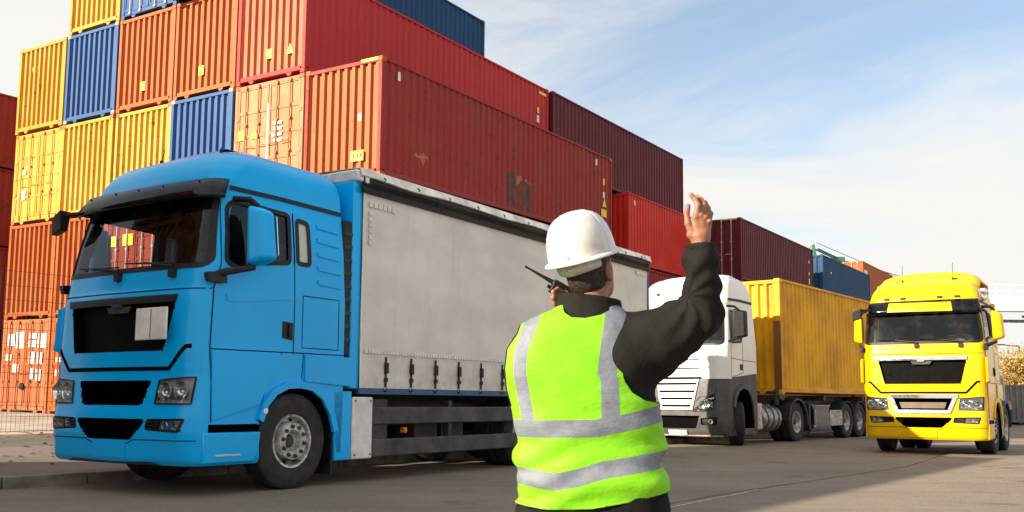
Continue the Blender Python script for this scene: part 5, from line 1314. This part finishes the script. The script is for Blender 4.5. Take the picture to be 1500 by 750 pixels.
# torso silhouette (height, left, right, half depth)
def row(b, l, r, d): a0 = q(l, b, YT); a1 = q(r, b, YT); return (a0.z, (a0.x+a1.x)/2, (a1.x-a0.x)/2, d)
TOR = sorted([row(448, 826, 900, .075), row(458, 812, 912, .085), row(468, 785, 924, .10), row(482, 763, 932, .115), row(500, 749, 940, .125), row(525, 741, 948, .133), row(555, 740, 955, .138), row(590, 747, 962, .138), row(630, 758, 966, .130), row(680, 762, 967, .130), row(720, 761, 972, .138), row(760, 756, 978, .142), row(800, 756, 980, .14)])
TZ = np.array([t[0] for t in TOR])
def torso(X, Y, Z_, grow=0, folds=0):
    cx = np.interp(Z_, TZ, [t[1] for t in TOR]); hx = np.interp(Z_, TZ, [t[2] for t in TOR])+grow; hy = np.interp(Z_, TZ, [t[3] for t in TOR])+grow
    x = (X-cx)/hx; y = (Y-YT-.02)/hy; p = 2.5; k = (np.abs(x)**p+np.abs(y)**p)**(1/p); d = (k-1)*np.minimum(hx, hy)
    top = TZ[-1]+grow; d = np.maximum(d, Z_-top)
    if folds:
        cx0 = X*1; w1 = np.sin(26*Z_+9*X+2.2*np.sin(11*X+3))*np.sin(7*X+1.3)
        low_ = np.clip((.98-Z_)/.25, 0, 1); hi_ = 1-low_
        d = d-folds*(.0058*low_*np.sin(34*(Z_+.33*X)+2*np.sin(9*X))+.0036*low_*np.sin(61*(Z_-.25*X)+1.5*np.sin(14*X))+.0016*low_*np.sin(120*(Z_+.4*X)+3*np.sin(17*X+2))*np.clip(np.sin(8*X+11*Z_), 0, 1)+.0045*w1*hi_+.005*hi_*np.sin(13*X+4*Z_)*np.sin(9*Z_))
    return d
man = empty('person', (0.50, 3.55, gz(.5, 3.55))); MI = Vector(man.location)
tag(man, 'man seen from behind in a lime reflective vest and white hard hat, right arm raised', 'person')
# ---- skin
YAW, PIT = R(-38), R(14)
HC = q(866, 398, 3.60)
HR = (Matrix.Rotation(YAW, 3, 'Z') @ Matrix.Rotation(PIT, 3, 'X')); HRn = np.array(HR)
def hp(x, y, z): return HC+HR @ Vector((x, y, z))
def head(X, Y, Z_):
    d = ell(X, Y, Z_, HC+HR @ Vector((0, -.012, .03)), (.077, .096, .098), HRn)
    d = smin(d, ell(X, Y, Z_, hp(0, .03, -.035), (.062, .072, .085), HRn), .03)
    d = smin(d, ell(X, Y, Z_, hp(0, .055, -.085), (.036, .035, .03), HRn), .03)
    d = smin(d, cone(X, Y, Z_, hp(0, .088, .005), hp(0, .118, -.032), .010, .015), .015)
    for s in (-1, 1):
        e = ell(X, Y, Z_, hp(s*.080, -.004, -.005), (.013, .021, .036), HRn); e2 = ell(X, Y, Z_, hp(s*.095, .002, -.002), (.009, .011, .022), HRn)
        e = np.maximum(e, -e2); e = np.minimum(e, cone(X, Y, Z_, hp(s*.081, -.006, -.034), hp(s*.081, -.002, -.038), .009, .009)); d = smin(d, e, .008)
        d = np.maximum(d, -(ell(X, Y, Z_, hp(s*.032, .096, .012), (.016, .012, .009), HRn))) ; d = np.minimum(d, ell(X, Y, Z_, hp(s*.032, .080, .012), (.012, .012, .012), HRn))
    d = smin(d, cone(X, Y, Z_, hp(-.022, .088, -.058), hp(.022, .088, -.058), .008, .008), .008)
    nb = q(864, 465, 3.57); d = smin(d, cone(X, Y, Z_, hp(0, -.015, -.06), nb, .058, .066), .03)
    return d
YH = 3.42
SH0, EL, WR = q(938, 508, 3.55), q(1024, 468, 3.50), q(1030, 352, YH)
def fingers(X, Y, Z_, chains, d, k=.006):
    for pts, r0, r1 in chains:
        n = len(pts); c = limb(X, Y, Z_, pts, [r0+(r1-r0)*i/(n-1) for i in range(n)], .004)
        d = smin(d, c, k)
    return d
RCH = [([q(1023, 316, YH-.004), q(1026.5, 300, YH-.002), q(1023, 291, YH+.003), q(1016.5, 284, YH+.006)], .0118, .0085),
       ([q(1030.5, 314, YH+.006), q(1035, 299, YH+.012), q(1031, 291, YH+.026), q(1025, 287, YH+.038)], .0118, .0085),
       ([q(1037, 317, YH+.012), q(1041, 304, YH+.020), q(1037, 296, YH+.036), q(1031, 293, YH+.050)], .0110, .0082),
       ([q(1042, 324, YH+.018), q(1045, 312, YH+.026), q(1041, 305, YH+.040), q(1036, 303, YH+.052)], .0100, .0075),
       ([q(1016, 340, YH+.0), q(1011, 327, YH-.002), q(1009.5, 313, YH+.004), q(1012, 301, YH+.010)], .0135, .0088)]
def rhand(X, Y, Z_):
    d = cone(X, Y, Z_, q(1022, 322, YH+.002), q(1023, 345, YH+.002), .0165, .018)
    d = smin(d, cone(X, Y, Z_, q(1031, 319, YH+.006), q(1030, 345, YH+.004), .0175, .020), .012)
    d = smin(d, cone(X, Y, Z_, q(1040, 325, YH+.013), q(1036, 345, YH+.008), .0165, .017), .012)
    d = smin(d, cone(X, Y, Z_, q(1014, 344, YH+.004), q(1020, 336, YH+.004), .014, .014), .012)
    d = smin(d, cone(X, Y, Z_, q(1029, 348, YH+.004), q(1030, 378, YH+.01), .031, .035), .018)
    d = fingers(X, Y, Z_, RCH, d)
    for a, b in ((1021, 318), (1030.5, 314), (1038.5, 317), (1044, 323)): d = smin(d, ell(X, Y, Z_, q(a, b, YH-.008), (.0065,)*3), .010)
    return d
YL = 3.74
LCH = [([q(826, 432, YL), q(817, 427, YL-.02), q(811, 431, YL-.035), q(812, 439, YL-.03)], .0100, .0080), ([q(827, 440, YL), q(817, 436, YL-.02), q(810.5, 440, YL-.035), q(812, 447, YL-.03)], .0100, .0080),
       ([q(828, 448, YL), q(818, 445, YL-.02), q(812, 449, YL-.03), q(814, 455, YL-.028)], .0095, .0075), ([q(829, 456, YL), q(820, 454, YL-.016), q(815, 457, YL-.026), q(817, 462, YL-.024)], .0085, .007),
       ([q(838, 448, YL+.02), q(836, 436, YL+.045), q(829, 426, YL+.05), q(822, 420, YL+.035)], .0115, .0085)]
LW = q(842, 476, YL+.03)
def lhand(X, Y, Z_):
    d = cone(X, Y, Z_, q(829, 434, YL+.004), q(838, 466, YL+.018), .017, .022); d = smin(d, cone(X, Y, Z_, q(834, 452, YL+.018), q(840, 466, YL+.02), .018, .022), .014)
    d = smin(d, cone(X, Y, Z_, q(838, 462, YL+.018), LW, .023, .027), .016); return fingers(X, Y, Z_, LCH, d)
LSH, LEL = q(795, 525, 3.62), q(792, 590, 3.86)
def trunk(X, Y, Z_):
    d = torso(X, Y, Z_, -.03)
    d = smin(d, limb(X, Y, Z_, [SH0, EL, q(1030, 375, YH+.01)], [.055, .043, .030]), .03); d = smin(d, limb(X, Y, Z_, [LSH, LEL, LW], [.045, .040, .027]), .03)
    for s in (-1, 1): d = smin(d, limb(X, Y, Z_, [Vector((.34+s*.10+.02, 3.57, .70)), Vector((.36+s*.25, 3.78, .36)), Vector((.36+s*.27, 3.60, .02)), Vector((.36+s*.29, 3.74, -.02))], [.085, .055, .04, .035]), .03)
    return d
def skinmat():
    m, N, L, b = nmat('skin'); tc = N.new('ShaderNodeTexCoord'); n = noisen(N, L, tc.outputs['Object'], 22, 5, .6)
    n3 = noisen(N, L, tc.outputs['Object'], 90, 3, .6)
    c = mixc(N, L, ramp(N, L, n, .3, .7), (.23, .092, .05), (.34, .155, .09)); L.new(c, b.inputs['Base Color']); b.inputs['Roughness'].default_value = .5
    b.inputs['Subsurface Weight'].default_value = .12; b.inputs['Subsurface Radius'].default_value = (1, .3, .15); b.inputs['Subsurface Scale'].default_value = .01
    bump(N, L, b, mathn(N, L, 'ADD', n3, n), .35, .002); return m
M['skin'] = skinmat()
def bb(pts, m): return [min(p[i] for p in pts)-m for i in range(3)], [max(p[i] for p in pts)+m for i in range(3)]
def loc(parts): return [(v-np.array(MI), f) for v, f in parts]
lo, hi = bb([HC+Vector((0, 0, .14)), HC-Vector((0, 0, .24))], .135); hd = surf(head, lo, hi, .0035)
allp = [p for c_ in RCH for p in c_[0]]+[q(1030, 378, YH)]; lo, hi = bb(allp, .03); rh = surf(rhand, lo, hi, .0024)
allp = [p for c_ in LCH for p in c_[0]]+[LW]; lo, hi = bb(allp, .035); lh = surf(lhand, lo, hi, .003)
tk_ = surf(trunk, [-.25, 3.2, -.09], [.95, 4.05, 1.36], .012)
mesh_from(loc([hd, rh, lh, tk_]), 'body', M['skin'], man)
# ---- jacket
def jacket(X, Y, Z_):
    d = torso(X, Y, Z_, -.003, .45)
    EL2 = q(1026, 462, 3.49)
    arm = limb(X, Y, Z_, [q(915, 520, 3.55), q(955, 505, 3.545), q(992, 484, 3.52), EL2], [.125, .122, .098, .076], .03)
    fore = limb(X, Y, Z_, [EL2, q(1030, 425, 3.46), q(1029, 385, 3.44), q(1028.5, 362, 3.43)], [.078, .064, .060, .057], .02)
    t = (Z_-1.0); a = np.clip((X-.45)/.12, 0, 1)
    # compression folds radiating from the elbow and the arm pit
    rx, rz = X-float(q(1003, 440, 3.5).x), Z_-float(q(1003, 440, 3.5).z); ang = np.arctan2(rz, rx); rr = np.sqrt(rx*rx+rz*rz)
    f1 = .0048*np.sin(ang*9+8*rr*4+2*np.sin(Y*20))*np.exp(-((rr-.09)/.09)**2)
    f2 = .0026*np.sin(75*(Z_+.25*X)+3*np.sin(18*X)+6*Y)*np.clip((X-.60)/.06, 0, 1)
    f3 = .0045*np.sin(48*(Z_*.6-X*.8)+2.5*np.sin(20*Z_))*np.clip((X-.42)/.08, 0, 1)*np.clip((.66-X)/.08, 0, 1)
    arms = smin(arm, fore, .035)-(f1+f2+f3)*a
    d = smin(d, arms, .05)
    d = smin(d, limb(X, Y, Z_, [q(788, 522, 3.62), LEL, LEL.lerp(LW, .9)], [.07, .06, .045]), .04)
    cuff = q(1028.5, 357, 3.43)
    # collar: a stand up ring
    cc_ = q(863, 452, 3.575); ax = np.sqrt(((X-cc_[0]-.0)/.112)**2+((Y-cc_[1])/.098)**2); zt = float(q(863, 436, 3.5).z)+.02*np.clip((X-cc_[0])/.1, -1, 1)*-.6
    ring = np.maximum(np.abs(ax-1+.10*np.clip((Z_-cc_.z+.02)/.06, -1, 1.0))*.10-.009, np.maximum(Z_-zt, (cc_.z-.05)-Z_)); d = smin(d, ring-.003, .012)
    d = np.maximum(d, (cuff.z-.0)*-1+Z_-.0+0*X) if False else np.where(X > .62, np.maximum(d, Z_-cuff.z-.06*(X-cuff.x)), d)
    d = np.maximum(d, (.50-Z_))
    # hollow neck and cuff
    d = np.maximum(d, -cone(X, Y, Z_, q(1029, 372, YH+.01), q(1028.5, 340, YH), .042, .043))
    d = np.maximum(d, -cone(X, Y, Z_, q(863, 440, 3.575), q(863, 400, 3.575), .082, .09)) 
    return d
def clothmat(name, col, rough=.85, sc=1, sheen=.2):
    m, N, L, b = nmat(name); tc = N.new('ShaderNodeTexCoord'); n = noisen(N, L, tc.outputs['Object'], 5, 5, .6); f = noisen(N, L, tc.outputs['Object'], 240, 2, .5)
    L.new(mixc(N, L, ramp(N, L, n, .3, .7), tuple(c*.8 for c in col), tuple(c*1.25 for c in col)), b.inputs['Base Color']); b.inputs['Roughness'].default_value = rough
    b.inputs['Sheen Weight'].default_value = sheen; b.inputs['Specular IOR Level'].default_value = .15
    bump(N, L, b, mathn(N, L, 'ADD', mathn(N, L, 'MULTIPLY', noisen(N, L, tc.outputs['Object'], 16, 4, .6), 2.2), mathn(N, L, 'MULTIPLY', f, .15)), .5, .006); return m
M['jacket'] = clothmat('black_jacket_cloth', (.012, .0117, .0113), sheen=0); M['trousers'] = clothmat('dark_trouser_cloth', (.008, .008, .009), sheen=0)
jk = surf(jacket, [-.06, 3.30, .49], [.92, 3.98, 1.56], .006); mesh_from(loc([jk]), 'jacket', M['jacket'], man)
def trousers(X, Y, Z_):
    d = torso(X, Y, Z_, -.004, .4); d = np.maximum(d, Z_-.62); d = np.maximum(d, .50-Z_)
    for s in (-1, 1):
        l = limb(X, Y, Z_, [Vector((.36+s*.11, 3.57, .60)), Vector((.36+s*.25, 3.78, .36)), Vector((.36+s*.27, 3.62, .05))], [.125, .085, .065]); d = smin(d, l-.004*np.sin(60*Z_), .05)
    return np.maximum(d, .01-Z_)
mesh_from(loc([surf(trousers, [-.1, 3.3, -.02], [.85, 4.0, .70], .011)]), 'trousers', M['trousers'], man)
for s in (-1, 1):
    gzz = gz(.36, 3.6)
    sh_ = lambda X, Y, Z_: np.maximum(smin(ell(X, Y, Z_, (.36+s*.285, 3.72, gzz+.05), (.05, .14, .06)), cone(X, Y, Z_, (.36+s*.27, 3.62, gzz+.06), (.36+s*.27, 3.62, gzz+.16), .05, .055), .03), gzz+.002-Z_)
    mesh_from(loc([surf(sh_, [.36+s*.28-.1, 3.5, gzz-.02], [.36+s*.28+.1, 3.92, gzz+.22], .008)]), 'shoe', M['black'], man)
# ---- vest
def toab(V):
    y = YT-.10; b_ = 566.5-(V[2]-1)*1424.3/y; a_ = 730+(V[0]+.0107*y*(415-b_)/1424.3)*1424.3/y; return a_, b_
HOLE = [(921, 440), (922, 462), (917, 490), (913, 520), (911, 542), (915, 560), (926, 576), (945, 587), (1010, 598), (1010, 440)]
def pdist(a, b, poly):
    """signed distance in image units to a closed polygon, negative inside"""
    d = np.full(a.shape, 1e9); ins = np.zeros(a.shape, bool); n = len(poly)
    for i in range(n):
        x0, y0 = poly[i]; x1, y1 = poly[(i+1) % n]; dx, dy = x1-x0, y1-y0; t = np.clip(((a-x0)*dx+(b-y0)*dy)/(dx*dx+dy*dy), 0, 1); d = np.minimum(d, np.hypot(a-x0-dx*t, b-y0-dy*t))
        c = ((y0 > b) != (y1 > b)) & (a < (x1-x0)*(b-y0)/(np.where(y1 == y0, 1e-9, y1-y0))+x0); ins ^= c
    return np.where(ins, -d, d)
NECK = [(825, 400), (829, 459), (838, 466), (858, 467), (880, 462), (893, 455), (900, 400)]
LHOLE = [(700, 440), (775, 440), (757, 492), (742, 514), (738.5, 545), (741, 575), (748, 598), (735, 620), (700, 620)]
def hemf(a): return np.interp(a, [750, 762, 800, 860, 920, 980], [742, 743, 747, 745, 735, 722])
def vest_edge(a, b):
    e = np.minimum(pdist(a, b, HOLE), pdist(a, b, NECK)); e = np.minimum(e, hemf(a)-b); return np.minimum(e, pdist(a, b, LHOLE))
def vest(X, Y, Z_):
    d = torso(X, Y, Z_, .014, 1.0); yy = YT-.10
    b_ = 566.5-(Z_-1)*1424.3/yy; a_ = 730+(X+.0107*yy*(415-b_)/1424.3)*1424.3/yy
    e = vest_edge(a_, b_)/1424.3*yy; d = np.maximum(d, -e); return np.maximum(d, -torso(X, Y, Z_, -.012))
def stripes(v):
    V = (v+np.array(MI)).T; a, b = toab(V); def_ = []
    wob = 2.0*np.sin(a*.06)
    s1 = np.abs(b-np.interp(a, [740, 765, 870, 930, 985], [630, 631.5, 629, 617, 603])) - 12.8
    s2 = np.abs(b-np.interp(a, [740, 765, 810, 845, 880, 930, 985], [698, 700, 706, 699, 688, 680, 672])) - 12.5
    s3 = np.maximum(np.abs(a-np.interp(b, [450, 465, 500, 550, 560, 615], [905, 903.5, 896, 887.5, 891, 892]))-np.interp(b, [455, 540, 560, 620], [17, 15, 13.5, 13.5]), b-618)
    s4 = np.maximum(np.abs(a-np.interp(b, [470, 485, 520, 550, 600, 620], [782, 775, 762.5, 761, 770, 774]))-np.interp(b, [470, 520, 620], [10.5, 9.5, 9]), b-622)
    return np.minimum(np.minimum(s1, s2), np.minimum(s3, s4))
def edges(v):
    V = (v+np.array(MI)).T; a, b = toab(V); return vest_edge(a, b)
def vestmat():
    m, N, L, b = nmat('lime_vest'); tc = N.new('ShaderNodeTexCoord'); at = N.new('ShaderNodeAttribute'); at.attribute_name = 'stripe'; ae = N.new('ShaderNodeAttribute'); ae.attribute_name = 'edge'
    n = noisen(N, L, tc.outputs['Object'], 7, 5, .6)
    c = mixc(N, L, ramp(N, L, n, .3, .7), (.17, .52, .008), (.215, .58, .014))
    inn = mathn(N, L, 'LESS_THAN', at.outputs['Fac'], 0.0); n2 = noisen(N, L, tc.outputs['Object'], 9, 6, .7)
    c = mixc(N, L, inn, c, mixc(N, L, ramp(N, L, n2, .3, .7), (.135, .16, .20), (.21, .235, .28)))
    seam = mathn(N, L, 'LESS_THAN', mathn(N, L, 'ABSOLUTE', mathn(N, L, 'ADD', mathn(N, L, 'ABSOLUTE', at.outputs['Fac']), -1.2)), .35); c = mixc(N, L, mathn(N, L, 'MULTIPLY', seam, .22), c, (.12, .25, .03))
    ed = mathn(N, L, 'LESS_THAN', ae.outputs['Fac'], 1.9); c = mixc(N, L, ed, c, (.012, .012, .012))
    L.new(c, b.inputs['Base Color']); b.inputs['Roughness'].default_value = .62; b.inputs['Specular IOR Level'].default_value = .3
    weave = noisen(N, L, tc.outputs['Object'], 300, 2, .5); cr = noisen(N, L, tc.outputs['Object'], 5, 3, .6, sc=(1, 1, 2.2)); crs = mathn(N, L, 'ABSOLUTE', mathn(N, L, 'SUBTRACT', cr, .5)); crs = ramp(N, L, crs, 0, .06)
    bump(N, L, b, mathn(N, L, 'ADD', mathn(N, L, 'MULTIPLY', noisen(N, L, tc.outputs['Object'], 9, 4, .55, sc=(1, 1, 1.6)), 2.6), mathn(N, L, 'ADD', mathn(N, L, 'MULTIPLY', weave, .12), mathn(N, L, 'ADD', mathn(N, L, 'MULTIPLY', crs, .10), mathn(N, L, 'MULTIPLY', inn, .12)))), .42, .007); return m
mesh_from(loc([surf(vest, [-.04, 3.34, .50], [.66, 3.78, 1.31], .0055)]), 'reflective_vest', vestmat(), man, attrs={'stripe': stripes, 'edge': edges})
# ---- hair
def hair(X, Y, Z_):
    d = ell(X, Y, Z_, hp(0, -.016, .022), (.0825, .100, .102), HRn); d = smin(d, ell(X, Y, Z_, hp(0, -.035, -.045), (.066, .068, .058), HRn), .02)
    # keep it off the face and the ears
    XL = [HR[0][i]*(X-HC.x)+HR[1][i]*(Y-HC.y)+HR[2][i]*(Z_-HC.z) for i in range(3)]
    face = XL[1]+.006-.9*np.clip(XL[2]-.0, 0, .2); d = np.maximum(d, face-.006)
    d = np.maximum(d, -XL[2]-.085+.25*np.clip(XL[1]+.06, 0, 1)); 
    for s in (-1, 1): d = np.maximum(d, -ell(X, Y, Z_, hp(s*.082, .004, -.010), (.034, .026, .044), HRn))
    return d+.0012*np.sin(X*900+40*Z_)*np.sin(Y*700)
def hairmat():
    m, N, L, b = nmat('brown_hair'); tc = N.new('ShaderNodeTexCoord'); n = noisen(N, L, tc.outputs['Object'], 60, 4, .7, sc=(3, 3, .35))
    L.new(mixc(N, L, ramp(N, L, n, .3, .75), (.006, .0035, .0025), (.040, .021, .012)), b.inputs['Base Color']); b.inputs['Roughness'].default_value = .6; bump(N, L, b, n, .9, .006); return m
lo, hi = bb([HC], .15); mesh_from(loc([surf(hair, lo, hi, .0035)]), 'hair', hairmat(), man)
# ---- helmet
HP_ = R(17); HM = (Matrix.Rotation(R(-36), 3, 'Z') @ Matrix.Rotation(HP_, 3, 'X') @ Matrix.Rotation(R(-5), 3, 'Y')); HO = q(855, 381, 3.585)
def hq(x, y, z): return HO+HM @ Vector((x, y, z))-MI
hm = MB(); rows = []; nth = 72; prof = [(1.13, -.004), (1.135, .000), (1.10, .006), (1.02, .010), (.995, .022), (.985, .045), (.955, .075), (.90, .103), (.81, .129), (.69, .149), (.55, .163), (.38, .1725), (.2, .178), (0.0, .180)]
RX, RY = .119, .146
for k in range(nth+1):
    t = 2*math.pi*k/nth; ct, st = math.cos(t), math.sin(t); r_ = []
    pk = max(0, st)**4*.26
    for (s_, z_) in prof:
        s2 = s_+(pk if s_ > 1.05 else pk*.35 if s_ > 1.0 else 0); zz = z_-(pk*.05 if s_ > 1.05 else 0)
        lobe = 0
        if .2 < s_ < .97: lobe = .004*math.exp(-((ct*s_)/.20)**2)*(1 if abs(st) > .05 else 1)-.0022*math.exp(-((abs(ct*s_)-.34)/.06)**2)
        r_.append(hq(RX*s2*ct, RY*s2*st, zz+lobe*1.2))
    rows.append(r_)
hm.quads(rows)
m, N_, L_, b = nmat('white_helmet_shell'); tcn = N_.new('ShaderNodeTexCoord'); nn = noisen(N_, L_, tcn.outputs['Object'], 14, 6, .65)
L_.new(mixc(N_, L_, ramp(N_, L_, nn, .45, .72), (.60, .60, .585), (.46, .455, .43)), b.inputs['Base Color']); b.inputs['Roughness'].default_value = .30; b.inputs['Coat Weight'].default_value = .25; b.inputs['Coat Roughness'].default_value = .15
bump(N_, L_, b, nn, .04, .004); M['helmet'] = m
hmo = hm.build('hard_hat', M['helmet'], man, smooth=50, thick=.0028)
for a0 in (-100, -80):
    sl_ = MB(); t = R(a0); sl_.hexa([hq(RX*k_*math.cos(t+dt), RY*k_*math.sin(t+dt), z_) for z_ in (.012, .034) for k_, dt in ((.99, -.06), (1.035, -.055), (1.035, .055), (.99, .06))])
    sl_.build('accessory_slot', M['helmet'], hmo, bevel=.003)
# nape strap of the harness
M['strap'] = simple('grey_harness_plastic', (.58, .57, .56), .55, var=.12, scale=20)
hb_ = MB(); rows = []
for k in range(41):
    t = R(-165+150*k/40); dr_ = 1-.25*abs(k-20)/20; 
    rows.append([hq(RX*.80*math.cos(t), RY*.80*math.sin(t), .006), hq(RX*.80*math.cos(t), RY*.80*math.sin(t)-.002, -.02*dr_-.006), hq(RX*.77*math.cos(t), RY*.75*math.sin(t), -.048*dr_)])
hb_.quads(rows); st_ = hb_.build('harness_strap', M['strap'], hmo, smooth=60, thick=.003)
kn = MB(); rows = []
for k in range(13):
    t = R(-104+32*k/12); rows.append([hq(RX*.84*math.cos(t), RY*.835*math.sin(t), .0), hq(RX*.83*math.cos(t), RY*.825*math.sin(t), -.022), hq(RX*.80*math.cos(t), RY*.79*math.sin(t), -.046)])
kn.quads(rows); kn.build('adjuster', simple('harness_adjuster', (.60, .59, .55), .5, var=.25, scale=120), hmo, thick=.004, smooth=60)
# ---- the radio in his left hand
rd = empty('walkie_talkie', q(828, 440, YL)); tag(rd, 'black handheld radio with a stub antenna held at the side of the head', 'radio'); RO = Vector(rd.location)
ra, rb_ = q(811, 417, YL)-RO, q(769.5, 393.5, YL-.02)-RO; dv = (rb_-ra).normalized(); rc = ra-dv*.14
b_ = MB(); b_.tube([ra-dv*.004, ra+dv*.004], .012, 12); s_ = dv.orthogonal().normalized(); upv = Vector((0, 1, 0)); sd_ = dv.cross(upv).normalized(); fw = sd_.cross(dv).normalized()
pc = lambda u_, s2, f2: ra-dv*u_+sd_*s2+fw*f2
b_.hexa([pc(.135, -.015, -.014), pc(.135, .04, -.014), pc(.135, .04, .018), pc(.135, -.015, .018), pc(0, -.015, -.014), pc(0, .04, -.014), pc(0, .04, .018), pc(0, -.015, .018)]); b_.build('radio_body', M['black'], rd, bevel=.005)
b_ = MB(); b_.tube([ra, ra+dv*.02, ra.lerp(rb_, .35), ra.lerp(rb_, .9), rb_-dv*.006, rb_], [.0085, .0085, .0065, .0036, .0052, .0045], 12); b_.build('antenna', M['black'], rd)
b_ = MB(); b_.tube([pc(0, .022, 0), pc(-.014, .022, 0)], .007, 12); b_.build('knob', M['black'], rd)

# ---- the driver of the yellow truck
dv_ = empty('person', mat=yt.matrix_world.copy() @ Matrix.Translation((1.32, .62, 2.02))); tag(dv_, 'driver in a grey shirt sitting behind the windscreen of the yellow truck', 'person')
def driver(X, Y, Z_):
    d = ell(X, Y, Z_, (-.02, 0, .66), (.098, .078, .12)); d = smin(d, ell(X, Y, Z_, (-.07, 0, .60), (.05, .055, .06)), .03); d = smin(d, cone(X, Y, Z_, (-.11, 0, .66), (-.13, 0, .635), .012, .016), .012)
    for s in (-1, 1): d = smin(d, ell(X, Y, Z_, (.0, s*.08, .66), (.02, .012, .035)), .008)
    d = smin(d, cone(X, Y, Z_, (0, 0, .58), (.02, 0, .48), .055, .06), .03); d = smin(d, cone(X, Y, Z_, (.03, -.13, .40), (.03, .13, .40), .075, .075), .05); d = smin(d, cone(X, Y, Z_, (.02, 0, .38), (.02, 0, .06), .14, .15), .06)
    for s in (-1, 1):
        d = smin(d, limb(X, Y, Z_, [(.03, s*.19, .40), (-.10, s*.25, .18), (-.36, s*.16, .30)], [.055, .045, .032], .02), .03); d = smin(d, ell(X, Y, Z_, (-.40, s*.14, .32), (.05, .035, .04)), .02)
        for k in range(4): d = smin(d, limb(X, Y, Z_, [(-.42, s*(.125+.02*k), .34), (-.455, s*(.12+.02*k), .335), (-.46, s*(.12+.02*k), .305)], [.010, .009, .008]), .006)
        d = smin(d, limb(X, Y, Z_, [(.0, s*.10, .06), (-.42, s*.13, .10), (-.46, s*.13, -.30)], [.085, .07, .05]), .04)
    return d
dbody = mesh_from([surf(driver, [-.55, -.35, -.36], [.22, .35, .80], .012)], 'body', M['skin'], dv_)
mesh_from([surf(lambda X, Y, Z_: np.maximum(driver(X, Y, Z_)-.012, np.maximum(Z_-.49, np.maximum(-.30-X, .02-Z_))), [-.35, -.36, 0], [.24, .36, .52], .012)], 'shirt', simple('grey_shirt', (.30, .32, .36), .8), dv_)
mesh_from([surf(lambda X, Y, Z_: np.maximum(driver(X, Y, Z_)-.010, np.maximum(Z_-.05, -.28-Z_)), [-.56, -.36, -.3], [.24, .36, .08], .014)], 'trousers', M['trousers'], dv_)
mesh_from([surf(lambda X, Y, Z_: np.maximum(ell(X, Y, Z_, (-.01, 0, .675), (.105, .085, .122)), .70-Z_-.9*X), [-.14, -.11, .53], [.12, .11, .82], .008)], 'hair', simple('dark_hair', (.03, .02, .015), .6), dv_)
